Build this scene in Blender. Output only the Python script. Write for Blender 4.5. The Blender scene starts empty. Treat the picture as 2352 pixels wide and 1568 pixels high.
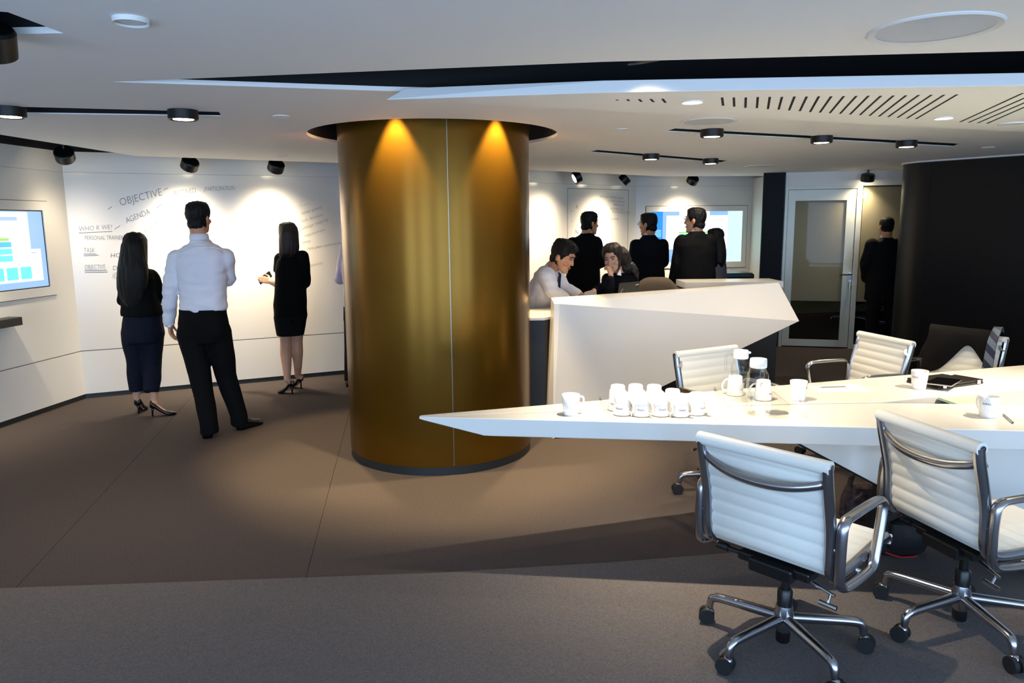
import bpy, bmesh, math, random
from mathutils import Vector, Matrix, noise
from mathutils.geometry import tessellate_polygon
random.seed(7)
scene = bpy.context.scene
COL = scene.collection

# ------------------------------------------------------------------ camera
F, CX, CY, H = 1690.0, 1176.0, 784.0, 1.6
TH = math.atan(270.0 / F)
RO = -0.0097
cam_data = bpy.data.cameras.new('camera')
cam_data.sensor_fit = 'HORIZONTAL'
cam_data.sensor_width = 36.0
cam_data.lens = F / 2352.0 * 36.0
cam_data.clip_start = 0.05
cam = bpy.data.objects.new('camera', cam_data)
COL.objects.link(cam)
_R0 = Vector((1, 0, 0)); _U0 = Vector((0, math.sin(TH), math.cos(TH))); _F0 = Vector((0, math.cos(TH), -math.sin(TH)))
_c, _s = math.cos(RO), math.sin(RO)
_r = _R0 * _c + _U0 * _s; _u = _U0 * _c - _R0 * _s; _b = -_F0
cam.matrix_world = Matrix(((_r.x, _u.x, _b.x, 0), (_r.y, _u.y, _b.y, 0), (_r.z, _u.z, _b.z, H), (0, 0, 0, 1)))
scene.camera = cam

# ------------------------------------------------------------------ world, daylight, exposure
world = bpy.data.worlds.new('world'); scene.world = world
world.use_nodes = True
bg = world.node_tree.nodes['Background']
bg.inputs[0].default_value = (0.55, 0.72, 1.0, 1)
bg.inputs[1].default_value = 0.6
vs = scene.view_settings
vs.view_transform = 'Standard'; vs.look = 'None'; vs.gamma = 1.0; vs.use_curve_mapping = False
vs.exposure = 0.88
scene.cycles.max_bounces = 7; scene.cycles.glossy_bounces = 3; scene.cycles.transparent_max_bounces = 14; scene.cycles.sample_clamp_indirect = 6.0
DAY = (0.44, 0.66, 1.0)
DAY_W = 38.0          # per daylight window
_lamps = {}
def light_name(name, loc):         # lights outside the picture say so in their name
    v = cam.matrix_world.inverted() @ Vector(loc)
    inside = v.z < 0 and abs(v.x / -v.z) * F <= CX and abs(v.y / -v.z) * F <= CY
    if inside: return name
    _lamps[name] = _lamps.get(name, 0) + 1
    return '%s_%d_offscreen' % (name, _lamps[name])
def area_light(name, loc, size_x, size_y, power, color, target, spread=None):
    name = light_name(name, loc)
    d = bpy.data.lights.new(name, 'AREA'); d.shape = 'RECTANGLE'; d.size = size_x; d.size_y = size_y
    d.energy = power; d.color = color
    if spread: d.spread = spread
    o = bpy.data.objects.new(name, d); COL.objects.link(o)
    o.location = loc
    o.rotation_euler = (Vector(target) - Vector(loc)).to_track_quat('-Z', 'Y').to_euler()
    return o
YW = -1.8                      # rear window wall behind the camera
WIN = [(-3.55, 1.7), (-1.3, 1.7), (0.95, 1.7), (3.2, 1.7), (5.45, 1.7)]     # rear windows: centre x, width
for wx, ww in WIN:
    area_light('window_rear', (wx, YW - 0.02, 1.135), ww, 1.95, DAY_W, DAY, (wx, 3.0, 1.135))
WARM = (1.0, 0.83, 0.60)
AMBER = (1.0, 0.74, 0.38)
def spot_light(name, loc, target, power, color, angle, blend=0.5, radius=0.03, parent=None, beam=0):
    name = light_name(name, loc)
    d = bpy.data.lights.new(name, 'SPOT'); d.energy = power; d.color = color
    if beam:                       # smooth lamp beam: cos^n around the axis
        d.use_nodes = True; nt = d.node_tree; em = nt.nodes['Emission']
        tc = nt.nodes.new('ShaderNodeTexCoord'); sp = nt.nodes.new('ShaderNodeSeparateXYZ'); ab = nt.nodes.new('ShaderNodeMath'); ab.operation = 'ABSOLUTE'
        pw = nt.nodes.new('ShaderNodeMath'); pw.operation = 'POWER'; pw.inputs[1].default_value = beam
        nt.links.new(tc.outputs['Normal'], sp.inputs[0]); nt.links.new(sp.outputs['Z'], ab.inputs[0]); nt.links.new(ab.outputs[0], pw.inputs[0]); nt.links.new(pw.outputs[0], em.inputs['Strength'])
    d.spot_size = math.radians(angle); d.spot_blend = blend; d.shadow_soft_size = radius
    o = bpy.data.objects.new(name, d); COL.objects.link(o)
    o.location = loc
    o.rotation_euler = (Vector(target) - Vector(loc)).to_track_quat('-Z', 'Y').to_euler()
    if parent:
        o.parent = parent; o.matrix_parent_inverse = Matrix.Translation(parent.location).inverted()
    return o

# ------------------------------------------------------------------ pixel -> place
def ray(px, py):
    x = (px - CX) / F; y = -(py - CY) / F
    X = _c * x - _s * y; Y = _s * x + _c * y
    return Vector((X, math.cos(TH) + Y * math.sin(TH), -math.sin(TH) + Y * math.cos(TH)))
EYE = Vector((0, 0, H))
def P(px, py, z):
    d = ray(px, py); return EYE + d * ((z - H) / d.z)
def PY(px, py, y):
    d = ray(px, py); return EYE + d * (y / d.y)
def P2(px, py, z):
    p = P(px, py, z); return (p.x, p.y)

# ------------------------------------------------------------------ materials
def lin(c):
    return tuple(((v / 255.0) / 12.92 if v / 255.0 <= 0.04045 else ((v / 255.0 + 0.055) / 1.055) ** 2.4) for v in c)
MATS = {}
def mat(name, rgb, rough=0.5, metal=0.0, var=0.0, vscale=20.0, bump=0.0, bscale=60.0, coat=0.0, spec=0.5, sheen=0.0, emit=None, estr=1.0, stretch=(1, 1, 1), detail=4.0):
    m = bpy.data.materials.new(name); m.use_nodes = True
    nt = m.node_tree; b = nt.nodes['Principled BSDF']
    c = lin(rgb) if max(rgb) > 1.0 else rgb
    b.inputs['Base Color'].default_value = (*c, 1)
    b.inputs['Roughness'].default_value = rough
    b.inputs['Metallic'].default_value = metal
    b.inputs['Specular IOR Level'].default_value = spec
    if coat: b.inputs['Coat Weight'].default_value = coat; b.inputs['Coat Roughness'].default_value = 0.05
    if sheen: b.inputs['Sheen Weight'].default_value = sheen
    if emit is not None:
        e = lin(emit) if max(emit) > 1.0 else emit
        b.inputs['Emission Color'].default_value = (*e, 1); b.inputs['Emission Strength'].default_value = estr
    if var or bump:
        tc = nt.nodes.new('ShaderNodeTexCoord'); mp = nt.nodes.new('ShaderNodeMapping')
        mp.inputs['Scale'].default_value = stretch
        nt.links.new(tc.outputs['Object'], mp.inputs['Vector'])
    if var:
        n = nt.nodes.new('ShaderNodeTexNoise'); n.inputs['Scale'].default_value = vscale; n.inputs['Detail'].default_value = detail
        r = nt.nodes.new('ShaderNodeValToRGB')
        r.color_ramp.elements[0].position = 0.3; r.color_ramp.elements[1].position = 0.7
        r.color_ramp.elements[0].color = tuple(max(0, v * (1 - var)) for v in c) + (1,)
        r.color_ramp.elements[1].color = tuple(min(1, v * (1 + var)) for v in c) + (1,)
        nt.links.new(mp.outputs['Vector'], n.inputs['Vector']); nt.links.new(n.outputs['Fac'], r.inputs['Fac'])
        nt.links.new(r.outputs['Color'], b.inputs['Base Color'])
    if bump:
        n2 = nt.nodes.new('ShaderNodeTexNoise'); n2.inputs['Scale'].default_value = bscale; n2.inputs['Detail'].default_value = detail
        bp = nt.nodes.new('ShaderNodeBump'); bp.inputs['Strength'].default_value = bump; bp.inputs['Distance'].default_value = 0.01
        nt.links.new(mp.outputs['Vector'], n2.inputs['Vector']); nt.links.new(n2.outputs['Fac'], bp.inputs['Height'])
        nt.links.new(bp.outputs['Normal'], b.inputs['Normal'])
    MATS[name] = m
    return m
def glass_mat(name, tint=(0.99, 0.995, 0.99), ior=1.45, rough=0.0):
    m = bpy.data.materials.new(name); m.use_nodes = True
    nt = m.node_tree; nt.nodes.clear()
    out = nt.nodes.new('ShaderNodeOutputMaterial'); mx = nt.nodes.new('ShaderNodeMixShader')
    t = nt.nodes.new('ShaderNodeBsdfTransparent'); t.inputs[0].default_value = (*tint, 1)
    g = nt.nodes.new('ShaderNodeBsdfGlossy'); g.inputs['Roughness'].default_value = rough
    lw = nt.nodes.new('ShaderNodeLayerWeight'); lw.inputs[0].default_value = 0.5
    pw = nt.nodes.new('ShaderNodeMath'); pw.operation = 'POWER'; pw.inputs[1].default_value = 4.0
    fr = nt.nodes.new('ShaderNodeMath'); fr.operation = 'MULTIPLY_ADD'; fr.inputs[1].default_value = 0.6; fr.inputs[2].default_value = ((ior - 1) / (ior + 1)) ** 2
    nt.links.new(lw.outputs['Facing'], pw.inputs[0]); nt.links.new(pw.outputs[0], fr.inputs[0])
    nt.links.new(fr.outputs[0], mx.inputs[0]); nt.links.new(t.outputs[0], mx.inputs[1]); nt.links.new(g.outputs[0], mx.inputs[2])
    nt.links.new(mx.outputs[0], out.inputs[0]); MATS[name] = m
    return m
def frosted_mat(name, color=(0.76, 0.70, 0.50)):
    m = bpy.data.materials.new(name); m.use_nodes = True
    nt = m.node_tree; nt.nodes.clear()
    out = nt.nodes.new('ShaderNodeOutputMaterial'); mx = nt.nodes.new('ShaderNodeMixShader'); mx2 = nt.nodes.new('ShaderNodeMixShader')
    t = nt.nodes.new('ShaderNodeBsdfTranslucent'); t.inputs[0].default_value = (*color, 1)
    d = nt.nodes.new('ShaderNodeBsdfDiffuse'); d.inputs[0].default_value = (*color, 1)
    g = nt.nodes.new('ShaderNodeBsdfGlossy'); g.inputs['Roughness'].default_value = 0.02
    fr = nt.nodes.new('ShaderNodeFresnel'); fr.inputs[0].default_value = 1.26
    mx2.inputs[0].default_value = 0.25
    nt.links.new(t.outputs[0], mx2.inputs[1]); nt.links.new(d.outputs[0], mx2.inputs[2])
    nt.links.new(fr.outputs[0], mx.inputs[0]); nt.links.new(mx2.outputs[0], mx.inputs[1]); nt.links.new(g.outputs[0], mx.inputs[2])
    nt.links.new(mx.outputs[0], out.inputs[0]); MATS[name] = m
    return m
mat('ceiling_paint', (238, 236, 232), 0.75, bump=0.03, bscale=40)
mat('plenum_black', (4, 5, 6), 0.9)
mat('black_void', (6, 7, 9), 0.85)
mat('wall_white', (230, 227, 219), 0.5, bump=0.02, bscale=30)
mat('board_gloss', (232, 229, 222), 0.13, bump=0.05, bscale=90, spec=0.5)
mat('joint_grey', (120, 116, 106), 0.8)
mat('baseboard_dark', (30, 34, 33), 0.5)
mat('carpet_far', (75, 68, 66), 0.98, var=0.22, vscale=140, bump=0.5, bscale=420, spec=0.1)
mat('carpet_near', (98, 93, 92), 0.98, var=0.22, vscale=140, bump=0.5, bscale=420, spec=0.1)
mat('bronze', (112, 78, 15), 0.25, metal=0.75, var=0.05, vscale=3.0, bump=0.01, bscale=200)
mat('seam_dark', (24, 20, 12), 0.5)
mat('seam_light', (190, 180, 165), 0.3, metal=0.8)
mat('white_solid', (226, 222, 216), 0.35, coat=0.15)
mat('table_white', (220, 217, 209), 0.35, coat=0.1)
mat('charcoal_laminate', (34, 36, 37), 0.5)
mat('black_lamp', (9, 9, 11), 0.4)
mat('lens_glow', (255, 240, 205), 0.3, emit=(255, 238, 200), estr=9.0)
mat('fitting_white', (222, 221, 218), 0.5)
mat('speaker_mesh', (205, 207, 210), 0.7, bump=0.3, bscale=600)
mat('slot_black', (12, 11, 10), 0.9)
mat('chrome', (205, 205, 208), 0.13, metal=1.0)
mat('aluminium', (172, 172, 176), 0.22, metal=1.0)
mat('black_plastic', (12, 12, 13), 0.35)
mat('rubber', (10, 10, 11), 0.7)
mat('chair_leather', (228, 226, 216), 0.45, bump=0.05, bscale=300)
mat('ceramic', (236, 234, 230), 0.18, coat=0.4)
mat('logo_blue', (38, 38, 92), 0.5)
mat('drum_dark', (10, 12, 15), 0.42, spec=0.3, bump=0.02, bscale=100)
mat('door_metal', (206, 208, 194), 0.35, metal=0.1)
mat('pillar_black', (5, 6, 8), 0.5, spec=0.15)
mat('room_wall', (176, 166, 134), 0.8)
mat('screen_bezel', (10, 10, 14), 0.3)
mat('screen_base', (8, 8, 8), 0.25, emit=(138, 178, 232), estr=0.75)
mat('screen_white', (8, 8, 8), 0.25, emit=(238, 252, 255), estr=0.95)
mat('screen_cyan', (8, 8, 8), 0.25, emit=(90, 222, 240), estr=0.9)
mat('screen_cyan_dark', (8, 8, 8), 0.25, emit=(60, 175, 215), estr=0.85)
mat('screen_green', (8, 8, 8), 0.25, emit=(140, 205, 90), estr=0.8)
mat('screen_lilac', (8, 8, 8), 0.25, emit=(150, 180, 226), estr=0.8)
mat('screen_blue', (8, 8, 8), 0.25, emit=(28, 128, 224), estr=0.85)
mat('screen_pale', (8, 8, 8), 0.25, emit=(176, 240, 246), estr=0.95)
mat('marker_ink', (112, 112, 118), 0.7)
mat('marker_faint', (196, 194, 188), 0.7)
mat('skin', (196, 142, 108), 0.5, var=0.04, vscale=30)
mat('skin_fair', (206, 158, 128), 0.5, var=0.04, vscale=30)
mat('lip', (150, 82, 70), 0.45)
mat('eye_dark', (16, 11, 9), 0.2)
mat('eye_white', (214, 208, 200), 0.3)
mat('hair_black', (10, 9, 9), 0.6, spec=0.25, bump=0.4, bscale=120, stretch=(1, 1, 0.08))
mat('hair_brown', (30, 19, 13), 0.55, bump=0.4, bscale=120, stretch=(1, 1, 0.08))
mat('shirt_white', (230, 228, 234), 0.8, bump=0.15, bscale=14)
mat('shirt_lilac', (170, 168, 190), 0.8, bump=0.15, bscale=14)
mat('stitch_white', (236, 236, 242), 0.8)
mat('trouser_black', (11, 11, 12), 0.85, spec=0.12, bump=0.2, bscale=12)
mat('trouser_navy', (22, 25, 38), 0.85, spec=0.12, bump=0.2, bscale=12)
mat('suit_black', (10, 10, 12), 0.85, spec=0.12, bump=0.15, bscale=12)
mat('suit_charcoal', (22, 21, 22), 0.85, spec=0.12, bump=0.15, bscale=12)
mat('suit_navy', (16, 18, 26), 0.85, spec=0.12, bump=0.15, bscale=12)
mat('top_black', (8, 8, 9), 0.85, spec=0.12, bump=0.15, bscale=12)
mat('skirt_dark', (15, 18, 19), 0.85, spec=0.12)
mat('blazer_grey', (78, 78, 84), 0.85)
mat('tie_navy', (28, 34, 62), 0.5)
mat('tie_stripe', (96, 108, 120), 0.5)
mat('shoe_black', (9, 8, 8), 0.25)
mat('jacket_taupe', (98, 84, 70), 0.85, bump=0.3, bscale=10)
mat('jacket_black', (17, 15, 15), 0.85, spec=0.12, bump=0.3, bscale=10)
mat('laptop_dark', (44, 43, 38), 0.4)
mat('laptop_brown', (30, 25, 22), 0.35)
mat('phone_black', (8, 8, 9), 0.15)
mat('silver', (190, 190, 188), 0.3, metal=0.9)
mat('paper', (238, 236, 228), 0.7)
mat('print_grey', (140, 140, 138), 0.7)
mat('glass_green', (190, 216, 190), 0.12, coat=0.3)
mat('table_gap', (96, 86, 66), 0.35)
mat('bag_black', (11, 11, 12), 0.7, bump=0.3, bscale=20)
mat('bag_red', (150, 26, 24), 0.6)
mat('bag_floral', (70, 52, 50), 0.8, var=0.8, vscale=38)
mat('counter_dark', (52, 56, 58), 0.35)
mat('lid_white', (238, 237, 232), 0.35)
glass_mat('clear_glass')
glass_mat('tray_acrylic', (0.995, 0.995, 0.985), 1.2, 0.02)
glass_mat('door_glass', (0.84, 0.85, 0.78), 1.5)
frosted_mat('frosted_glass')

# ------------------------------------------------------------------ mesh tools
class MB:
    def __init__(s): s.v = []; s.f = []; s.m = []; s.cur = 0
    def add(s, vs, fs):
        n = len(s.v); s.v += [Vector(v) for v in vs]; s.f += [tuple(i + n for i in f) for f in fs]; s.m += [s.cur] * len(fs); return s
    def box(s, c, d, ax=None):
        c = Vector(c); X, Y, Z = ax if ax else (Vector((1, 0, 0)), Vector((0, 1, 0)), Vector((0, 0, 1)))
        X, Y, Z = Vector(X) * d[0] / 2, Vector(Y) * d[1] / 2, Vector(Z) * d[2] / 2
        vs = [c + X * i + Y * j + Z * k for k in (-1, 1) for j in (-1, 1) for i in (-1, 1)]
        return s.add(vs, [(0, 2, 3, 1), (4, 5, 7, 6), (0, 1, 5, 4), (2, 6, 7, 3), (0, 4, 6, 2), (1, 3, 7, 5)])
    def tube(s, pts, rad, n=10, cap=True, flat=None, up=None, closed=False):
        pts = [Vector(p) for p in pts]; k = len(pts)
        if not hasattr(rad, '__len__'): rad = [rad] * k
        rings = []; prev = None
        for i, p in enumerate(pts):
            if closed: t = pts[(i + 1) % k] - pts[i - 1]
            else: t = pts[min(i + 1, k - 1)] - pts[max(i - 1, 0)]
            t.normalize()
            if up is not None: a = Vector(up)
            elif prev is not None: a = prev
            else: a = Vector((0, 0, 1)) if abs(t.z) < 0.9 else Vector((1, 0, 0))
            u = (a - t * a.dot(t))
            if u.length < 1e-6: u = t.orthogonal()
            u.normalize(); w = t.cross(u); prev = u
            fu, fw = flat if flat else (1, 1)
            rings.append([p + (u * math.cos(2 * math.pi * j / n) * fu + w * math.sin(2 * math.pi * j / n) * fw) * rad[i] for j in range(n)])
        return s.loft(rings, cap and not closed, closed)
    def loft(s, rings, cap=True, closed=False):
        n = len(rings[0]); vs = [v for r in rings for v in r]; fs = []
        k = len(rings)
        for i in range(k if closed else k - 1):
            a, b = i * n, ((i + 1) % k) * n
            for j in range(n):
                fs.append((a + j, a + (j + 1) % n, b + (j + 1) % n, b + j))
        if cap:
            fs.append(tuple(reversed(range(n)))); fs.append(tuple(range((k - 1) * n, k * n)))
        return s.add(vs, fs)
    def lathe(s, prof, c=(0, 0, 0), n=24, cap=True):
        c = Vector(c)
        rings = [[c + Vector((r * math.cos(2 * math.pi * j / n), r * math.sin(2 * math.pi * j / n), z)) for j in range(n)] for r, z in prof]
        return s.loft(rings, cap)
    def ell(s, c, r, ax=None, n=12, m=8):
        c = Vector(c)
        if not hasattr(r, '__len__'): r = (r, r, r)
        X, Y, Z = ax if ax else (Vector((1, 0, 0)), Vector((0, 1, 0)), Vector((0, 0, 1)))
        vs = [c + Z * r[2]]; fs = []
        for i in range(1, m):
            th = math.pi * i / m
            for j in range(n):
                ph = 2 * math.pi * j / n
                vs.append(c + X * (r[0] * math.sin(th) * math.cos(ph)) + Y * (r[1] * math.sin(th) * math.sin(ph)) + Z * (r[2] * math.cos(th)))
        vs.append(c - Z * r[2])
        for j in range(n): fs.append((0, 1 + j, 1 + (j + 1) % n))
        for i in range(m - 2):
            for j in range(n):
                a = 1 + i * n; fs.append((a + j, a + n + j, a + n + (j + 1) % n, a + (j + 1) % n))
        a = 1 + (m - 2) * n; e = len(vs) - 1
        for j in range(n): fs.append((a + j, e, a + (j + 1) % n))
        return s.add(vs, fs)
    def cone(s, p, q, rp, rq, n=10):          # capsule-ish round cone
        p, q = Vector(p), Vector(q)
        s.tube([p, q], [rp, rq], n); s.ell(p, rp, n=n, m=6); s.ell(q, rq, n=n, m=6); return s
    def prism(s, loops, z0, z1):              # loops: [outer, hole, ...] of (x, y)
        L = [[Vector((p[0], p[1], 0)) for p in l] for l in loops]
        tris = tessellate_polygon(L); flat = [p for l in L for p in l]; n = len(flat)
        vs = [Vector((p.x, p.y, z0)) for p in flat] + [Vector((p.x, p.y, z1)) for p in flat]
        fs = []
        for t in tris: fs.append(tuple(t)); fs.append(tuple(i + n for i in reversed(t)))
        o = 0
        for l in L:
            k = len(l)
            for i in range(k): fs.append((o + i, o + (i + 1) % k, o + n + (i + 1) % k, o + n + i))
            o += k
        return s.add(vs, fs)
    def hull(s, pts):
        bm = bmesh.new()
        for p in pts: bm.verts.new(Vector(p))
        bmesh.ops.convex_hull(bm, input=bm.verts); bm.verts.index_update()
        keep = [v for v in bm.verts if v.link_faces]; idx = {v: i for i, v in enumerate(keep)}
        vs = [v.co.copy() for v in keep]; fs = [tuple(idx[v] for v in f.verts) for f in bm.faces]; bm.free()
        return s.add(vs, fs)
    def mesh(s, name):
        me = bpy.data.meshes.new(name); me.from_pydata([tuple(v) for v in s.v], [], s.f); me.update()
        bm = bmesh.new(); bm.from_mesh(me); bmesh.ops.recalc_face_normals(bm, faces=bm.faces); bm.to_mesh(me); bm.free()
        return me
    def build(s, name, material, parent=None, smooth=False, bevel=0.0, seg=2, world=True, ang=40):
        return obj(name, s.mesh(name), material, parent, smooth, bevel, seg, world, ang)
def obj(name, me, material, parent=None, smooth=False, bevel=0.0, seg=2, world=True, ang=40):
    o = bpy.data.objects.new(name, me); COL.objects.link(o)
    if material and not me.materials: me.materials.append(MATS[material] if isinstance(material, str) else material)
    if smooth:
        me.polygons.foreach_set('use_smooth', [True] * len(me.polygons))
        try: me.set_sharp_from_angle(angle=math.radians(ang))
        except Exception: pass
    if bevel:
        b = o.modifiers.new('bevel', 'BEVEL'); b.width = bevel; b.segments = seg; b.limit_method = 'ANGLE'; b.angle_limit = math.radians(35)
    if parent:
        o.parent = parent
        if world:
            pw = Matrix.Translation(parent.location)
            q = parent
            while q.parent: q = q.parent; pw = Matrix.Translation(q.location) @ pw if not getattr(q, 'type', '') == 'MESH' else pw
            o.matrix_parent_inverse = pw.inverted() if parent.type == 'EMPTY' else Matrix.Identity(4)
    return o
def tag(o, label, cat, group=None, kind=None):
    o['label'] = label; o['category'] = cat
    if group: o['group'] = group
    if kind: o['kind'] = kind
    return o
def struct(o, label=None, cat=None):
    o['kind'] = 'structure'
    if label: o['label'] = label
    if cat: o['category'] = cat
    return o
def empty(name, loc, label=None, cat=None, group=None, rz=0):
    o = bpy.data.objects.new(name, None); COL.objects.link(o); o.location = loc; o.rotation_euler = (0, 0, rz)
    o.empty_display_size = 0.1
    if label: tag(o, label, cat, group)
    return o
def copy_tree(o, parent=None):
    c = o.copy(); COL.objects.link(c)
    if parent: c.parent = parent
    for ch in list(o.children): copy_tree(ch, c)
    return c
def text_mesh(s, size, offset=0.0, shear=0.0, extrude=0.0, align='LEFT'):
    cu = bpy.data.curves.new('txt', 'FONT'); cu.body = s; cu.size = size; cu.offset = offset; cu.shear = shear; cu.extrude = extrude
    cu.align_x = align; cu.resolution_u = 3
    o = bpy.data.objects.new('txt', cu); COL.objects.link(o)
    dg = bpy.context.evaluated_depsgraph_get(); dg.update()
    me = bpy.data.meshes.new_from_object(o.evaluated_get(dg)); bpy.data.objects.remove(o); bpy.data.curves.remove(cu)
    me.materials.clear()
    return me
# ================================================================== the room
ZC = 2.20                      # ceiling
ZT = 2.75                      # top of the dark void above it
C0 = Vector((-5.09, -2.2)); C1 = Vector((-4.053, 6.827)); C2 = Vector((-0.9, 8.30)); C3 = Vector((1.753, 10.467)); C4 = Vector((3.62, 10.63))
class Seg:                     # a straight run of wall, the room on its right-hand side
    def __init__(s, a, b):
        s.a = Vector(a); s.b = Vector(b); s.L = (s.b - s.a).length; s.d = (s.b - s.a) / s.L
        s.n = Vector((s.d.y, -s.d.x))
    def at(s, u, z, off=0.0):
        p = s.a + s.d * u + s.n * off; return Vector((p.x, p.y, z))
    def px(s, x, y, off=0.0):
        d = ray(x, y); A = Vector((s.a.x, s.a.y, 0)) + Vector((s.n.x, s.n.y, 0)) * off; N = Vector((s.n.x, s.n.y, 0))
        t = (A - EYE).dot(N) / d.dot(N); p = EYE + d * t
        return ((Vector((p.x, p.y)) - s.a).dot(s.d), p.z)
    def ax(s): return (Vector((s.d.x, s.d.y, 0)), Vector((s.n.x, s.n.y, 0)), Vector((0, 0, 1)))
    def slab(s, mb, u0, u1, z0, z1, o0, o1):
        return mb.box(s.at((u0 + u1) / 2, (z0 + z1) / 2, (o0 + o1) / 2), (u1 - u0, o1 - o0, z1 - z0), s.ax())
SL, SF, S3, S4 = Seg(C0, C1), Seg(C1, C2), Seg(C2, C3), Seg(C3, C4)
ZG, ZB, ZTOP = 0.457, 0.045, 2.10       # groove, baseboard, top of the whiteboard

# floor: slab with carpet pieces laid on it
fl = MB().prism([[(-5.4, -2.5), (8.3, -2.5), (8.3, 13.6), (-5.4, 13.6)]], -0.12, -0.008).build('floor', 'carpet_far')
struct(fl)
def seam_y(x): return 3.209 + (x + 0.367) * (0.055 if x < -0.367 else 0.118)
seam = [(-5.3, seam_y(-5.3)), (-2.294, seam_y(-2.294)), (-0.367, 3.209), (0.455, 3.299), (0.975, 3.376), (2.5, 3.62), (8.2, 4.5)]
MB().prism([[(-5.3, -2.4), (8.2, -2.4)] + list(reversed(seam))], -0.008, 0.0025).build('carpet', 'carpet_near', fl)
g = 0.0012
up = [(x, y + 0.001) for x, y in seam]
def seam_at(x):
    for (x0, y0), (x1, y1) in zip(up, up[1:]):
        if x0 <= x <= x1: return y0 + (y1 - y0) * (x - x0) / (x1 - x0)
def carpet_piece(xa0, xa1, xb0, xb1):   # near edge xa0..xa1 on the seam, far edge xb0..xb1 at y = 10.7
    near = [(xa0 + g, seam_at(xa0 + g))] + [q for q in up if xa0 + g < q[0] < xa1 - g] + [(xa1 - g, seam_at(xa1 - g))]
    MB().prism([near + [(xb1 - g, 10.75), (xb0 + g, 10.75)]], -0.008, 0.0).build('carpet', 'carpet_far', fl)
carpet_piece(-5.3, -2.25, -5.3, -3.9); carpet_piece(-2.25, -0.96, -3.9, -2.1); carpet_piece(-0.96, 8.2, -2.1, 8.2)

# ceiling with its cut-outs
def ext(p, q, x):              # point on the line p-q at the given x
    t = (x - p[0]) / (q[0] - p[0]); return (x, p[1] + (q[1] - p[1]) * t)
e0, e1, e2 = P2(0, 309, ZC), P2(310, 358, ZC), P2(775, 374, ZC)
r0, r1, r2 = P2(1220, 390, ZC), P2(1515, 405, ZC), P2(1755, 404, ZC)
outer = [(-4.08, -2.2), e0, e1, e2, r0, r1, r2, (3.5, 10.2), (3.5, 13.3), (8.0, 13.3), (8.0, -2.2)]
holes = []
tri = [P2(-60, 22, ZC), P2(18, 28, ZC), P2(146, 76, ZC), P2(-60, 80, ZC)]
w0, w1, w2 = P2(255, 188, ZC), P2(1385, 142, ZC), P2(2352, 117, ZC)
wb = P2(890, 209, ZC)
wedge = [w0, w1, w2, ext(w1, w2, 4.2), (4.2, 4.3), wb]
def slot(a, b, width, cut=0.0):
    a, b = Vector(a), Vector(b); d = (b - a).normalized(); n = Vector((-d.y, d.x)) * width
    return [tuple(a), tuple(b), tuple(b + n - d * cut), tuple(a + n)]
trkL = [P2(-40, 243, ZC), P2(503, 257, ZC), P2(509, 267, ZC), P2(-40, 259, ZC)]
trk2 = [P2(1551, 295, ZC), P2(2205, 330, ZC), P2(2190, 336.5, ZC), P2(1528, 301.5, ZC)]
trk3 = [P2(1372, 344.5, ZC), P2(1672, 369, ZC), P2(1656, 373.5, ZC), P2(1352, 349, ZC)]
COLC = (-0.52, 5.20); COLR = 0.649; HOLER = 0.845
ring = [(COLC[0] + HOLER * math.cos(2 * math.pi * i / 72), COLC[1] + HOLER * math.sin(2 * math.pi * i / 72)) for i in range(72)]
holes = [tri, wedge, trkL, trk2, trk3, ring]
ceil = MB().prism([outer] + holes, ZC, ZC + 0.02).build('ceiling', 'ceiling_paint')
struct(ceil)
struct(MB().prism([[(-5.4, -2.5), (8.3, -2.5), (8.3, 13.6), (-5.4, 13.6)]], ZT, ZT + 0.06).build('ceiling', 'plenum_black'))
# black-painted sides of the void above the cut-outs
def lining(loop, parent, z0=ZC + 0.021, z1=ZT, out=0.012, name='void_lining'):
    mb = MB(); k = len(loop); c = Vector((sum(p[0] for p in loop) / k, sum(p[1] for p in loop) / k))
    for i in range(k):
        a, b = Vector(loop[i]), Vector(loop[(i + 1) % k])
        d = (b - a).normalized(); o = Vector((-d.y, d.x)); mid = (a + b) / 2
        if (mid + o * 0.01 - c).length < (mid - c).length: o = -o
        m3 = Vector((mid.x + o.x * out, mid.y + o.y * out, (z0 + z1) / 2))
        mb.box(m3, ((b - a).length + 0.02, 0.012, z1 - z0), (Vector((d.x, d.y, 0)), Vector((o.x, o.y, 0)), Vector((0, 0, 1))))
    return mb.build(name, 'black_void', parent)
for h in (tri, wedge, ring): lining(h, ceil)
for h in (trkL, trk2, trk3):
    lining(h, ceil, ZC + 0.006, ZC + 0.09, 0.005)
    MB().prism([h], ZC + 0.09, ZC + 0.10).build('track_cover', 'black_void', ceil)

# walls
def wall(name, S, material_mid, u0=0.0, u1=None, zt=ZT, mid_top=ZTOP):
    u1 = S.L if u1 is None else u1
    mb = MB(); S.slab(mb, u0 - 0.1, u1 + 0.1, 0, zt, -0.14, -0.012)
    w = struct(mb.build(name, 'joint_grey'))
    mb = MB(); S.slab(mb, u0, u1, mid_top + 0.002, 2.285, -0.013, -0.002); mb.build('upper_panel', 'wall_white', w)
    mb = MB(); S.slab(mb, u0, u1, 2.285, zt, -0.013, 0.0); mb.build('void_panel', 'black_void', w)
    mb = MB(); S.slab(mb, u0, u1, ZG + 0.004, mid_top, -0.013, 0.0); mb.build('board_panel', material_mid, w)
    mb = MB(); S.slab(mb, u0, u1, ZB, ZG - 0.004, -0.013, 0.0); mb.build('lower_panel', 'wall_white', w)
    return w
W_L = wall('wall_left', SL, 'wall_white')
W_F = wall('wall_far_left', SF, 'board_gloss')
W_3 = wall('wall_far', S3, 'board_gloss')
W_4 = wall('wall_far_right', S4, 'board_gloss')
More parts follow.
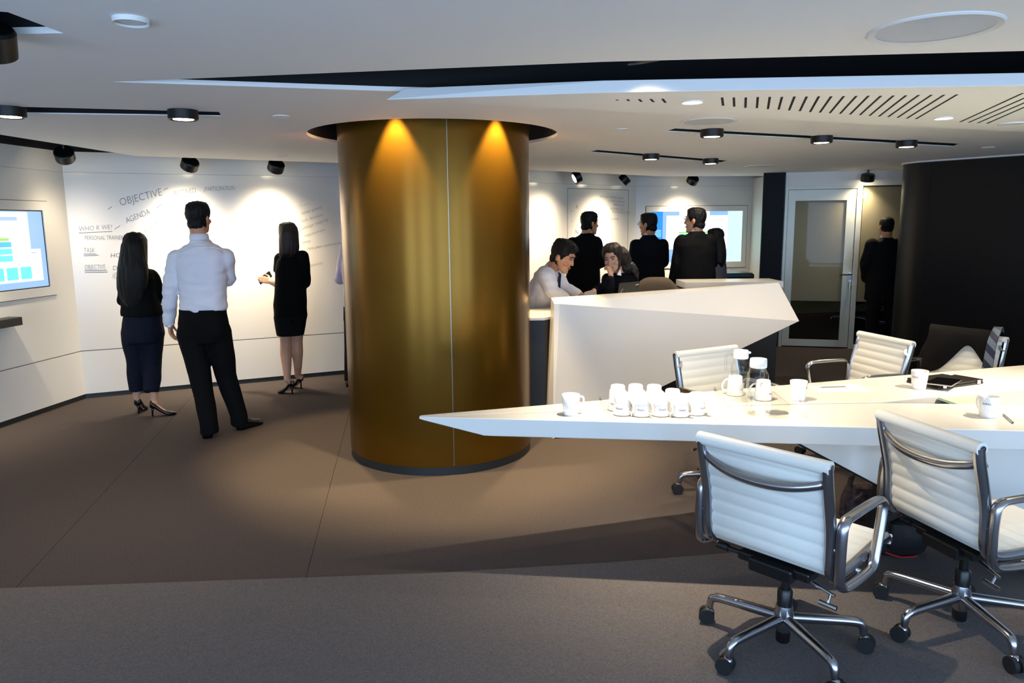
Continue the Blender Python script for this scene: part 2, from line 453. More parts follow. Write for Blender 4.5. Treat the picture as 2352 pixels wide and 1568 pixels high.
for nm, S in (('baseboard_left', SL), ('baseboard_far_left', SF), ('baseboard_far', S3), ('baseboard_far_right', S4)):
    mb = MB(); S.slab(mb, 0, S.L, 0, ZB, -0.012, -0.004); struct(mb.build(nm, 'baseboard_dark'))
# inset panel joint on the far wall
def joint_frame(S, x0, y0, x1, y1, parent, t=0.006):
    u0, z0 = S.px(x0, y1); u1, z1 = S.px(x1, y0)
    for (a, b, c, d) in ((u0, u1, z1 - t, z1), (u0, u0 + t, z0, z1), (u1 - t, u1, z0, z1)):
        mb = MB(); S.slab(mb, a, b, c, d, -0.001, 0.0012); mb.build('panel_joint', 'joint_grey', parent)
joint_frame(S3, 1303, 436, 1444, 640, W_3)

# remaining shell: right side, the rear wall with its windows, glazed room beyond the door
struct(MB().box((8.06, 5.5, 1.375), (0.12, 16.2, 2.75)).build('wall_right', 'wall_white'))
rear = MB()
rear.box((1.45, YW - 0.06, 0.07), (13.3, 0.12, 0.14)); rear.box((1.45, YW - 0.06, 2.44), (13.3, 0.12, 0.62))
xs = [-5.2] + [v for wx, ww in WIN for v in (wx - ww / 2, wx + ww / 2)] + [8.1]
for i in range(0, len(xs), 2): rear.box(((xs[i] + xs[i + 1]) / 2, YW - 0.06, 1.135), (xs[i + 1] - xs[i], 0.12, 1.99))
struct(rear.build('wall_rear', 'wall_white'))
for i, (wx, ww) in enumerate(WIN):
    w = MB()
    for sx in (-1, 1): w.box((wx + sx * (ww / 2 - 0.02), YW - 0.05, 1.135), (0.04, 0.06, 1.99))
    for z in (0.16, 2.11): w.box((wx, YW - 0.05, z), (ww, 0.06, 0.04))
    struct(w.build('window_%d' % (i + 2), 'door_metal'))

# ------------------------------------------------------------------ pillar, door and glass panel at the far right
D0 = Vector((3.45, 9.41)); D1 = Vector((4.315, 9.19))
SD = Seg(D0, D1); SD.n = -SD.n if SD.n.y > 0 else SD.n
pil0, _z = SD.px(1744, 640); pil1, _z = SD.px(1796, 640)
mb = MB(); SD.slab(mb, pil0, -0.012, 0, ZC, -0.05, 0.03); struct(mb.build('trim_1', 'pillar_black'))
mb = MB(); S = Seg(C4, (3.40, 9.45)); struct(MB().box((3.47, 10.05, 1.1), (0.08, 1.2, 2.2)).build('wall_door_return', 'wall_white'))
ZH = 2.02                       # head of the door frame
u_end = 2.6
hd = MB(); SD.slab(hd, 0, u_end, ZH, ZC, -0.04, 0.0); struct(hd.build('trim_2', 'wall_white'))
DW = SD.L                       # door frame width
door = struct(empty('door_1', (3.88, 9.30, 0)))
def dpart(name, m, u0, u1, z0, z1, o0, o1, par=door, bevel=0.0):
    mb = MB(); SD.slab(mb, u0, u1, z0, z1, o0, o1); return mb.build(name, m, par, bevel=bevel)
dpart('jamb', 'door_metal', 0, 0.035, 0, ZH, -0.05, 0.02); dpart('jamb', 'door_metal', DW - 0.06, DW, 0, ZH, -0.05, 0.02)
dpart('head_rail', 'door_metal', 0.035, DW - 0.06, ZH - 0.03, ZH, -0.05, 0.02)
st = 0.085
leaf0, leaf1 = 0.04, DW - 0.065
dpart('stile', 'door_metal', leaf0, leaf0 + st, 0.015, ZH - 0.035, -0.03, 0.01); dpart('stile', 'door_metal', leaf1 - st * 1.25, leaf1, 0.015, ZH - 0.035, -0.03, 0.01)
dpart('top_rail', 'door_metal', leaf0 + st, leaf1 - st * 1.25, ZH - 0.17, ZH - 0.035, -0.03, 0.01)
dpart('bottom_rail', 'door_metal', leaf0 + st, leaf1 - st * 1.25, 0.015, 0.10, -0.03, 0.01)
_u, ZF = SD.px(1880, 691)
dpart('frosted_pane', 'frosted_glass', leaf0 + st - 0.005, leaf1 - st * 1.25 + 0.005, ZF, ZH - 0.165, -0.014, -0.006)
dpart('clear_pane', 'door_glass', leaf0 + st - 0.005, leaf1 - st * 1.25 + 0.005, 0.095, ZF, -0.014, -0.006)
hu, hz = SD.px(1952, 630)
hdl = MB(); hdl.tube([SD.at(hu, hz, 0.01), SD.at(hu, hz, 0.06)], 0.011, 8); hdl.tube([SD.at(hu + 0.01, hz, 0.06), SD.at(hu - 0.13, hz, 0.06)], 0.011, 8)
hdl.tube([SD.at(hu, hz, 0.01), SD.at(hu, hz, 0.018)], 0.026, 16)
h_ = hdl.build('handle', 'chrome', door, smooth=True)
lk = MB(); lk.tube([SD.at(hu, hz - 0.08, 0.01), SD.at(hu, hz - 0.08, 0.03)], 0.018, 12); lk.box(SD.at(hu, hz - 0.09, 0.045), (0.004, 0.03, 0.03), SD.ax())
lk.box(SD.at(hu - 0.004, hz - 0.15, 0.05), (0.012, 0.004, 0.09), SD.ax())
lk.build('lock_with_key', 'silver', door)
MB().box(SD.at(hu + 0.012, hz - 0.16, 0.05), (0.025, 0.004, 0.06), SD.ax()).build('key_tag', mat('tag_yellow', (170, 165, 60), 0.6), door)
# glass panel beside the door
win = struct(empty('window_1', (5.0, 9.05, 0)))
dpart('frosted_pane', 'frosted_glass', DW + 0.012, u_end, ZF, ZH - 0.01, -0.014, -0.006, win)
dpart('clear_pane', 'door_glass', DW + 0.012, u_end, 0.05, ZF, -0.014, -0.006, win)
dpart('sill', 'door_metal', DW, u_end, 0, 0.05, -0.04, 0.01, win); dpart('head', 'slot_black', DW, u_end, ZH - 0.012, ZH, -0.03, 0.004, win)
# room behind the glass
struct(MB().box((5.6, 12.42, 1.1), (4.8, 0.1, 2.2), (Vector((0.985, 0.17, 0)), Vector((-0.17, 0.985, 0)), Vector((0, 0, 1)))).build('wall_glass_room', 'room_wall'))
struct(MB().box((5.6, 12.35, 0.04), (4.8, 0.03, 0.08), (Vector((0.985, 0.17, 0)), Vector((-0.17, 0.985, 0)), Vector((0, 0, 1)))).build('baseboard_glass_room', 'baseboard_dark'))
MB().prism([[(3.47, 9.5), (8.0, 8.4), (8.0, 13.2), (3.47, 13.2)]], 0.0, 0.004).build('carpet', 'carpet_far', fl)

# ------------------------------------------------------------------ dark wall with a rounded end on the right
dA, dB = P(2138, 368, ZC), P(2352, 353, ZC)
dd = Vector((dB.x - dA.x, dB.y - dA.y)).normalized(); dn = Vector((dd.y, -dd.x))
if dn.dot(Vector((-0.5, -1))) < 0: dn = -dn
a2 = Vector((dA.x, dA.y)); R = 0.43
cc = a2 - dn * R
arc = []
ang0 = math.atan2(dn.y, dn.x)
for i in range(17):
    a = ang0 - math.radians(180) * i / 16
    arc.append(cc + Vector((math.cos(a), math.sin(a))) * R)
if (arc[8] - a2).dot(dd) > 0:
    arc = [cc + Vector((math.cos(ang0 + math.radians(180) * i / 16), math.sin(ang0 + math.radians(180) * i / 16))) * R for i in range(17)]
drum = struct(MB().prism([[tuple(p) for p in arc] + [tuple(arc[-1] + dd * 3.0), tuple(a2 + dd * 3.0)]], 0, ZC).build('wall_curved', 'drum_dark', smooth=True, ang=30))
sm = a2 + dd * 0.01 + dn * 0.001
MB().box((sm.x, sm.y, ZC / 2), (0.006, 0.004, ZC - 0.01), (Vector((dd.x, dd.y, 0)), Vector((dn.x, dn.y, 0)), Vector((0, 0, 1)))).build('panel_joint', 'slot_black', drum)
_cv = MB(); _cv.tube([Vector((p.x, p.y, ZC - 0.004)) + Vector(((p - cc).x, (p - cc).y, 0)).normalized() * 0.012 for p in arc[:12]] , 0.012, 6)
_cv.tube([Vector((a2.x, a2.y, ZC - 0.004)) + Vector((dn.x, dn.y, 0)) * 0.012, Vector(((a2 + dd * 3).x, (a2 + dd * 3).y, ZC - 0.004)) + Vector((dn.x, dn.y, 0)) * 0.012], 0.012, 6)
struct(_cv.build('trim_3', 'fitting_white'))

# ------------------------------------------------------------------ wedge slab hanging below the ceiling
ZS = 2.15
T0 = P(885, 229, ZS); T1 = P(2352, 196, ZS); T2 = P(2352, 303, ZS); TM = P(1385, 213, ZS)
nx = ext((TM.x, TM.y), (T1.x, T1.y), 4.2); fx = ext((T0.x, T0.y), (T2.x, T2.y), 4.2)
tu = P(928, 200, ZS + 0.048)
bot = [(T0.x, T0.y), (TM.x, TM.y), (T1.x, T1.y), nx, fx]
top = [(T0.x + 0.09, T0.y + 0.012), (TM.x, TM.y), (T1.x, T1.y), nx, fx]
slabm = MB(); vs_ = [Vector((x, y, ZS)) for x, y in bot] + [Vector((x, y, ZC + 0.0005)) for x, y in top]
fs_ = [(4, 3, 2, 1, 0), (5, 6, 7, 8, 9)] + [(i, (i + 1) % 5, 5 + (i + 1) % 5, 5 + i) for i in range(5)]
slab = struct(slabm.add(vs_, fs_).build('ceiling_wedge', 'ceiling_paint', bevel=0.002))
def cx5(u, v): return (1340 + u / 2.324, v / 2.324)
vt = [(740, 520, 746, 563), (803, 520, 805, 568), (867, 520, 865, 574), (931, 518, 926, 576), (995, 517, 985, 581), (1060, 517, 1042, 584), (1127, 515, 1098, 588), (1192, 515, 1155, 592), (1257, 514, 1210, 597), (1323, 514, 1262, 600), (1390, 513, 1315, 603), (1457, 512, 1370, 606), (1522, 511, 1423, 610), (1588, 511, 1476, 613), (1655, 510, 1527, 617), (1722, 509, 1577, 621), (1790, 507, 1627, 623), (1858, 506, 1677, 627), (1925, 506, 1727, 631), (1995, 504, 1775, 634),
      (2345, 497, 2012, 650), (2395, 505, 2057, 653), (2445, 508, 2105, 656), (2495, 510, 2155, 658),
      (178, 532, 182, 535), (235, 530, 243, 538), (297, 529, 310, 542), (359, 528, 375, 544), (422, 527, 438, 547)]
for a, b, c, d in vt:
    p, q = P(*cx5(a, b), ZS), P(*cx5(c, d), ZS); t = (q - p).normalized()
    MB().box((p + q) / 2, ((q - p).length, 0.011, 0.002), (t, Vector((-t.y, t.x, 0)), Vector((0, 0, 1)))).build('vent_slot', 'slot_black', slab)

# ------------------------------------------------------------------ round bronze column
colm = empty('round_column', (COLC[0], COLC[1], 0), 'round floor-to-ceiling column clad in glossy bronze metal', 'column')
seam_a = math.radians(-90 + 12.5)
def arc_panel(a0, a1, r, z0, z1, m, name, n=36, t=0.02):
    mb = MB(); vs = []; fs = []
    for i in range(n + 1):
        a = a0 + (a1 - a0) * i / n
        for rr, z in ((r, z0), (r, z1), (r - t, z1), (r - t, z0)):
            vs.append((COLC[0] + rr * math.cos(a), COLC[1] + rr * math.sin(a), z))
    for i in range(n):
        for k in range(4): fs.append((i * 4 + k, (i + 1) * 4 + k, (i + 1) * 4 + (k + 1) % 4, i * 4 + (k + 1) % 4))
    fs += [(0, 1, 2, 3), (n * 4 + 3, n * 4 + 2, n * 4 + 1, n * 4)]
    return mb.add(vs, fs).build(name, m, colm, smooth=True, ang=50)
gap = 0.0045
for k in range(3):
    arc_panel(seam_a + k * 2 * math.pi / 3 + gap, seam_a + (k + 1) * 2 * math.pi / 3 - gap, COLR, 0.055, ZT, 'bronze', 'bronze_panel')
MB().lathe([(COLR - 0.012, 0.055), (COLR - 0.012, ZT)], (COLC[0], COLC[1], 0), 72, False).build('core', 'seam_light', colm, smooth=True)
MB().lathe([(COLR - 0.004, 0), (COLR - 0.004, 0.055), (0.3, 0.055), (0.3, 0)], (COLC[0], COLC[1], 0), 72, False).build('skirting', 'baseboard_dark', colm, smooth=True, ang=30)
AMB_W = 150.0
for k in (0, 1, 2, 5):             # the four that the column, its edge or the ring show
    a = math.radians(-90 - 15 + 57 * k)
    p = Vector((COLC[0] + 0.735 * math.cos(a), COLC[1] + 0.735 * math.sin(a), 2.34))
    lamp = empty('column_downlight', p, 'small black downlight in the ceiling ring round the bronze column, ' + ('towards the left screen wall', 'towards the table tip', 'towards the reception desk', 'towards the far boards', 'towards the hidden man', 'towards the whiteboard')[k], 'lamp', 'downlights round the column')
    MB().lathe([(0.045, 0.0), (0.05, 0.0), (0.05, 0.10), (0.0, 0.10)], p, 16, False).build('housing', 'black_lamp', lamp, smooth=True)
    MB().lathe([(0.04, 0.012), (0.0, 0.012)], p, 16, False).build('lens', 'lens_glow', lamp)
    MB().tube([p + Vector((0, 0, 0.09)), p + Vector((0, 0, ZT - p.z + 0.005))], 0.012, 8).build('stem', 'black_lamp', lamp)
    inn = Vector((-math.cos(a), -math.sin(a), 0))
    spot_light('column_spot', p + Vector((0, 0, -0.005)), p + Vector((0, 0, -1)) + inn * 0.10, AMB_W, AMBER, 62, 0.5, 0.02, lamp)
# ================================================================== ceiling fittings
def puck(loc, aim, label, group=None, r=0.077, h=0.085, ztop=ZC + 0.25, power=0, angle=60, color=WARM, blend=0.6, glow=True, stem=True, tgt=None, rad=0.03, beam=4):
    loc = Vector(loc); ax = Vector(aim).normalized()
    e = empty('spotlight', loc, label, 'spotlight', group)
    q = ax.to_track_quat('Z', 'Y').to_matrix(); X, Y, Z = q.col[0], q.col[1], q.col[2]
    def ring(rr, t, n=24): return [loc + X * rr * math.cos(2 * math.pi * j / n) + Y * rr * math.sin(2 * math.pi * j / n) + Z * t for j in range(n)]
    MB().loft([ring(0.001, -h / 2), ring(r * 0.9, -h / 2), ring(r, -h / 2 + 0.01), ring(r, h / 2 - 0.004), ring(r * 0.93, h / 2), ring(r * 0.7, h / 2 - 0.012), ring(0.001, h / 2 - 0.014)], True).build('housing', 'black_lamp', e, smooth=True, ang=35)
    if glow: MB().loft([ring(0.001, h / 2 - 0.006), ring(r * 0.68, h / 2 - 0.006), ring(r * 0.68, h / 2 - 0.002), ring(0.001, h / 2 - 0.002)], True).build('lens', 'lens_glow', e)
    if stem:
        MB().tube([loc, Vector((loc.x, loc.y, ztop))], 0.014, 8).build('stem', 'black_lamp', e)
    if power:
        spot_light('spot_beam', loc + Z * (h / 2 + 0.012), tgt if tgt is not None else loc + ax * 2, power, color, max(angle, 130), 0.3, rad, e, beam)
    return e
WALL_W = 210.0
def wall_spot(S, x, y, off, label, tz=0.3, du=0.0, power=WALL_W, ang=84):
    u, z = S.px(x, y, off); loc = S.at(u, z, off); t = S.at(u + du, tz, 0.0)
    return puck(loc, S.at(u + du, z - 0.42, 0.0) - loc, label, 'black wall-washing spotlights', power=power, angle=ang, tgt=t, blend=1.0, ztop=2.5, rad=0.05, beam=8)
u_, z_ = SL.px(148, 356, 0.36); lo_ = SL.at(u_, z_, 0.36)
puck(lo_, SF.at(0.12, z_ - 0.45, 0) - lo_, 'black wall spotlight above the corner beside the left screen', 'black wall-washing spotlights', power=WALL_W * 0.2, angle=84, tgt=SF.at(0.1, 0.3, 0), blend=1.0, ztop=2.5, rad=0.05, beam=8)
wall_spot(SF, 436, 377, 0.36, 'black wall spotlight above the man in the white shirt', du=-0.15)
wall_spot(SF, 634, 382, 0.36, 'black wall spotlight above the woman in the black dress', du=-0.1)
wall_spot(S3, 1325, 407, 0.40, 'black wall spotlight above the inset board joint', du=-0.75)
wall_spot(S3, 1435, 412, 0.40, 'black wall spotlight beside the corner of the far boards', du=-0.25)
wall_spot(S4, 1591, 413, 0.40, 'black wall spotlight above the far presentation screen', du=-0.1)
u_, z_ = SL.px(-90, 335, 0.34)
puck(SL.at(u_, z_, 0.34), SL.at(u_, z_ - 0.42, 0) - SL.at(u_, z_, 0.34), 'black wall spotlight above the left screen', 'black wall-washing spotlights', power=WALL_W, angle=84, tgt=SL.at(u_, 0.3, 0), beam=8, rad=0.05, blend=1.0, ztop=2.5)
u_, z_ = SD.px(1993, 408, 0.12)
puck(SD.at(u_, z_ , 0.12), SD.at(u_, z_ - 0.4, 0) - SD.at(u_, z_, 0.12), 'black spotlight on the header beside the glass door', 'black wall-washing spotlights', power=40, angle=80, tgt=SD.at(u_ - 0.15, 1.2, 0.1), blend=0.9, ztop=ZC + 0.03)
# black lighting rails in the slot along the walls
for S, a, b, nm in ((SL, 3.0, SL.L - 0.25, 'left wall'), (SF, 0.2, SF.L - 0.2, 'left whiteboard'), (S3, 0.2, S3.L - 0.3, 'far boards'), (S4, 0.3, S4.L - 0.3, 'far screen')):
    mb = MB(); S.slab(mb, a, b, 2.48, 2.52, 0.30, 0.42)
    tag(mb.build('lighting_rail', 'black_lamp'), 'black lighting rail in the slot above the ' + nm, 'rail')
def rail_lamp(x, y, label, group, power, r=0.075, ang=78, color=WARM):
    p = P(x, y, ZC - 0.035)
    return puck((p.x, p.y, ZC - 0.012), (0, 0, -1), label, group, r=r, h=0.075, power=power, angle=ang, color=color, stem=True, ztop=ZC + 0.095)
RL_W = 36.0
rail_lamp(22, 263, 'round black lamp near the end of the long rail beside the whiteboard', None, RL_W)
rail_lamp(421, 269, 'round black lamp on the rail end pointing at the bronze column', None, RL_W)
for i, (x, y) in enumerate(((1635, 310), (1887, 324), (2082, 334))):
    rail_lamp(x, y, ('first', 'second', 'third')[i] + ' round black lamp along the rail over the reception desk', 'lamps on the rail over the desk', RL_W * 1.7)
for i, (x, y) in enumerate(((1495, 363), (1632, 373))):
    rail_lamp(x, y, ('round black lamp on the short rail nearer the bronze column', 'round black lamp on the short rail nearer the glass door')[i], 'lamps on the short rail', RL_W * 0.8)
p = PY(-30, 94, 2.32)
puck(p, (-0.35, 0.5, -1), 'black spotlight hanging from the triangular ceiling cut-out', power=16, angle=70, ztop=2.7)
# lamps recessed in the dark wedge slot, above the table
TB_W = 240.0
for i, (x, y, tx, ty, pw) in enumerate(((0.55, 3.13, 0.75, 3.32, 1.0), (2.85, 3.0, 2.6, 3.5, 1.0))):
    puck((x, y, 2.285), (tx - x, ty - y, -1.5), ('black spotlight in the dark slot above the upturned mugs', 'black spotlight in the dark slot above the wide end of the table')[i], 'spotlights in the ceiling slot', power=TB_W * pw, angle=72, tgt=Vector((tx, ty, 0.74)), ztop=ZT, rad=0.015, blend=0.7, beam=11, glow=False)
# flush white fittings
def disc(name, x, y, z, r, label, cat, rim='fitting_white', mesh_='fitting_white', t=0.008, group=None):
    p = P(x, y, z); e = empty(name, (p.x, p.y, z), label, cat, group)
    MB().lathe([(r * 0.86, -t * 0.6), (r * 0.97, -t), (r, -t * 0.3), (r, 0.0005), (0.0, 0.0005)], p, 40, False).build('rim', rim, e, smooth=True)
    MB().lathe([(r * 0.87, -t * 0.5), (0.0, -t * 0.5)], p, 40, False).build('cover', mesh_, e)
    return p
disc('ceiling_speaker', 2145, 65, ZC, 0.195, 'large round white ceiling speaker in front of the dark slot', 'speaker', mesh_='speaker_mesh')
disc('ceiling_speaker', 1627, 278, ZC, 0.17, 'round white ceiling speaker behind the wedge panel', 'speaker', mesh_='speaker_mesh')
disc('smoke_detector', 300, 43, ZC, 0.05, 'white disc detector on the ceiling beside the triangular cut-out', 'detector', t=0.014)
disc('smoke_detector', 646, 266, ZC, 0.045, 'white disc detector on the ceiling beside the bronze column', 'detector', t=0.006)
disc('smoke_detector', 648, 358, ZC, 0.045, 'white disc detector near the whiteboard spotlight', 'detector', t=0.006)
disc('smoke_detector', 1427, 296, ZC, 0.045, 'white disc detector between the column and the desk rail', 'detector', t=0.006)
disc('smoke_detector', 2270, 338, ZC, 0.05, 'white disc detector in front of the dark curved wall', 'detector', t=0.006)
disc('ceiling_plate', 1745, 381, ZC, 0.16, 'flat white plate on the ceiling near the glass door', 'plate', t=0.006)
for x, y, lb, pw in ((1590, 233, 'glowing downlight in the wedge panel left of the vent slots', 16), (2168, 270, 'glowing downlight in the wedge panel between the vent slots', 16)):
    p = disc('downlight', x, y, ZS, 0.05, lb, 'downlight', mesh_='lens_glow', group='downlights in the wedge panel')
    spot_light('downlight_beam', p + Vector((0, 0, -0.012)), p + Vector((0, 0, -1)), pw, WARM, 110, 0.6, 0.03, bpy.data.objects[[o.name for o in COL.objects if o.name.startswith('downlight') and o.type == 'EMPTY'][-1]])

disc('ceiling_plate', 2325, 283, ZS, 0.075, 'round white plate at the wide end of the wedge panel', 'plate')
# ================================================================== wall screens
def board(S, name, parent, m, u0, u1, z0, z1, o0, o1, bevel=0.0):
    mb = MB(); S.slab(mb, u0, u1, z0, z1, o0, o1); return mb.build(name, m, parent, bevel=bevel)
# left screen
ur, ztr = SL.px(107, 463); ub, zbr = SL.px(128, 676)
su, szt = SL.px(97, 483); sv, szb = SL.px(113, 658)
U1 = (ur + ub) / 2; Z1, Z0 = ztr, zbr; SU1 = (su + sv) / 2; SZ1, SZ0 = szt, szb
SU0 = SU1 - (SZ1 - SZ0) * 16 / 9; U0 = SU0 - (U1 - SU1)
o = SL.at((U0 + U1) / 2, Z0, 0.0)
tv = empty('wall_screen', o, 'large wall screen showing two white pages, set in a white frame', 'screen')
for a, b, c, d in ((U0, U1, SZ1, Z1), (U0, U1, Z0, SZ0), (U0, SU0, SZ0, SZ1), (SU1, U1, SZ0, SZ1)):
    board(SL, 'frame', tv, 'wall_white', a, b, c, d, -0.002, 0.012)
for a, b, c, d in ((U0 - .006, U1 + .006, Z1, Z1 + .006), (U0 - .006, U1 + .006, Z0 - .006, Z0), (U1, U1 + .006, Z0, Z1)):
    board(SL, 'frame_joint', tv, 'joint_grey', a, b, c, d, -0.001, 0.002)
board(SL, 'display', tv, 'screen_bezel', SU0, SU1, SZ0, SZ1, -0.001, 0.002)
board(SL, 'picture', tv, 'screen_base', SU0 + .01, SU1 - .012, SZ0 + .01, SZ1 - .01, 0.002, 0.003)
def simg(x0, y0, x1, y1, m, off):
    ua, za = SL.px(x0, y0); ubb, zb2 = SL.px(x1, y1)
    board(SL, 'screen_image', tv, m, min(ua, ubb), max(ua, ubb), min(za, zb2), max(za, zb2), off - .001, off)
def sl_uv(x, y): return SL.px(x, y)
ua, za = SL.px(0, 700); 
p1u, p1t = SL.px(48, 487); _, p1b = SL.px(60, 610)
board(SL, 'screen_image', tv, 'screen_white', p1u - 0.75, p1u + 0.06, p1b, p1t, 0.004, 0.005)
p2u, p2t = SL.px(88, 571); _, p2b = SL.px(94, 643)
board(SL, 'screen_image', tv, 'screen_white', p2u - 0.7, p2u + 0.02, p2b, p2t, 0.003, 0.004)
hh = p1t - p1b
board(SL, 'screen_image', tv, 'screen_lilac', p1u - 0.6, p1u - 0.06, p1t - hh * .16, p1t - hh * .09, 0.005, 0.006)
board(SL, 'screen_image', tv, 'screen_green', p1u - 0.7, p1u - 0.17, p1t - hh * .525, p1t - hh * .475, 0.005, 0.006)
for k in range(3):
    for j in range(3):
        board(SL, 'screen_image', tv, 'screen_cyan' if j else 'screen_cyan_dark', p1u - 0.72 + k * .195, p1u - 0.54 + k * .195, p1t - hh * (.64 + j * .13) - .0, p1t - hh * (.545 + j * .125), 0.005, 0.006)
h2 = p2t - p2b
board(SL, 'screen_image', tv, 'screen_green', p2u - 0.6, p2u - 0.17, p2t - h2 * .52, p2t - h2 * .48, 0.004, 0.0045)
for k in range(3):
    board(SL, 'screen_image', tv, 'screen_cyan', p2u - 0.53 + k * .15, p2u - 0.41 + k * .15, p2b + h2 * .08, p2b + h2 * .46, 0.0041, 0.0048)
board(SL, 'screen_image', tv, 'screen_lilac', p2u - 0.16, p2u - 0.03, p2t - h2 * .14, p2t - h2 * .10, 0.0041, 0.0048)
# black shelf on the left wall
ka, kz1 = SL.px(20, 727); _, kz0 = SL.px(20, 746)
sh = MB(); SL.slab(sh, ka - 0.9, ka, kz0, kz1, -0.005, 0.12)
tag(sh.build('wall_shelf', 'charcoal_laminate', bevel=0.003), 'narrow black shelf fixed under the left screen', 'shelf')
# far screen
fu0, fz1 = S4.px(1484, 474); fu1, fz0 = S4.px(1711, 613)
gu0, gz1 = S4.px(1495, 486); gu1, gz0 = S4.px(1701, 600)
o = S4.at((fu0 + fu1) / 2, fz0, 0)
tv2 = empty('wall_screen', o, 'far wall screen with blue side menu behind the men in suits', 'screen')
for a, b, c, d in ((fu0, fu1, gz1, fz1), (fu0, fu1, fz0, gz0), (fu0, gu0, gz0, gz1), (gu1, fu1, gz0, gz1)): board(S4, 'frame', tv2, 'wall_white', a, b, c, d, -0.002, 0.008)
for a, b, c, d in ((fu0 - .008, fu1 + .008, fz1, fz1 + .008), (fu0 - .008, fu1 + .008, fz0 - .008, fz0), (fu0 - .008, fu0, fz0, fz1), (fu1, fu1 + .008, fz0, fz1)): board(S4, 'frame_joint', tv2, 'joint_grey', a, b, c, d, -0.001, 0.002)
board(S4, 'picture', tv2, 'screen_base', gu0, gu1, gz0, gz1, -0.001, 0.002)
gw, gh = gu1 - gu0, gz1 - gz0
def g4(a, b, c, d, m, off=0.003): board(S4, 'screen_image', tv2, m, gu0 + gw * a, gu0 + gw * b, gz1 - gh * d, gz1 - gh * c, off - .001, off)
g4(0, .13, 0, 1, 'screen_blue'); g4(.84, 1, 0, 1, 'screen_pale'); g4(.17, .84, .08, .74, 'screen_white'); g4(.31, .64, 0, .08, 'screen_white')
g4(.31, .64, .40, .43, 'screen_green', .004); g4(.31, .64, .44, .56, 'screen_cyan', .004)
for k in range(6): g4(.03, .115, .36 + k * .025, .367 + k * .025, 'screen_pale', .004)

# ================================================================== handwriting on the boards
def write(S, W, s, x, y, hpx, rot=0, m='marker_ink', shear=0.15, x1=None):
    u, z = S.px(x, y); _, z2 = S.px(x, y - hpx); size = (z2 - z) / 0.7
    me = text_mesh(s, size, -0.016 * size, shear)
    if x1:
        wid = max(v.co.x for v in me.vertices); k_ = (S.px(x1, y)[0] - u) / max(.2, math.cos(rot)) / wid
        for v in me.vertices: v.co.x *= k_
    me.materials.append(MATS[m])
    o = bpy.data.objects.new('handwriting', me); COL.objects.link(o)
    d = Vector((S.d.x, S.d.y, 0)); n = Vector((S.n.x, S.n.y, 0)); zz = Vector((0, 0, 1)); ca, sa = math.cos(rot), math.sin(rot)
    X = d * ca + zz * sa; Y = zz * ca - d * sa; p = S.at(u, z, 0.0016)
    o.matrix_world = Matrix(((X.x, Y.x, n.x, p.x), (X.y, Y.y, n.y, p.y), (X.z, Y.z, n.z, p.z), (0, 0, 0, 1)))
    mw = o.matrix_world.copy(); o.parent = W; o.matrix_parent_inverse = Matrix.Identity(4); o.matrix_basis = mw
def rule(S, W, x0, y0, x1, y1, m='marker_ink'):
    a, za = S.px(x0, y0); b, zb = S.px(x1, y1)
    MB().tube([S.at(a, za, 0.001), S.at(b, zb, 0.001)], 0.0022, 4).build('handwriting', m, W)
write(SF, W_F, 'OBJECTIVE', 276, 473, 17, 0.27, x1=377); rule(SF, W_F, 248, 481, 257, 474); rule(SF, W_F, 376, 436, 386, 431)
write(SF, W_F, 'AGENDA', 291, 513, 13, 0.40, x1=348); rule(SF, W_F, 360, 478, 372, 468)
write(SF, W_F, 'ALIGNED', 398, 449, 11, 0.16, x1=452); write(SF, W_F, '(PARTICIPATION', 468, 439, 10, 0.05, x1=540)
write(SF, W_F, 'WHO R WE?', 181, 531, 11, 0.06, x1=259); rule(SF, W_F, 181, 535, 258, 531); rule(SF, W_F, 263, 526, 276, 518)
write(SF, W_F, 'PERSONAL TRAINER', 194, 551, 10, 0.0, x1=283)
write(SF, W_F, 'TASK', 192, 580, 11, x1=218); rule(SF, W_F, 192, 583, 222, 583); rule(SF, W_F, 192, 587, 227, 586)
write(SF, W_F, 'OBJECTIVE', 194, 619, 11, x1=243); rule(SF, W_F, 194, 621, 245, 620); rule(SF, W_F, 195, 625, 247, 624)
write(SF, W_F, 'HOW', 253, 591, 10); write(SF, W_F, 'DO', 258, 620, 10); write(SF, W_F, '@', 257, 637, 11)
write(SF, W_F, 'RATE', 335, 536, 13, 0.5, 'marker_faint')
for s, x, y, r in (('~ -- ~', 690, 475, .25), ('latest points', 693, 493, .3), ('task decision', 693, 511, .3), ('passage majority', 693, 528, .33), ('requirement', 699, 545, .3), ('many', 693, 560, .2), ('not own community', 706, 574, .16), ('creativity', 706, 614, .18)):
    write(SF, W_F, s, x, y, 7, r)
for s, x, y in (('INTEGRATED PLATFORM', 1378, 453), ('CLIENT SUPPORT', 1398, 463), ('IMPACT ON', 1408, 472), ('BUSINESS & IT', 1402, 481), ('PLAN & SOLUTION', 1406, 488)): write(S3, W_3, s, x, y, 5, -0.05)
write(S3, W_3, 'R..', 1322, 479, 8); write(S3, W_3, '- for learning', 1390, 506, 6, 0.03); write(S3, W_3, 'N', 1320, 537, 10)
rule(S3, W_3, 1311, 486, 1314, 484); rule(S3, W_3, 1312, 508, 1315, 506)

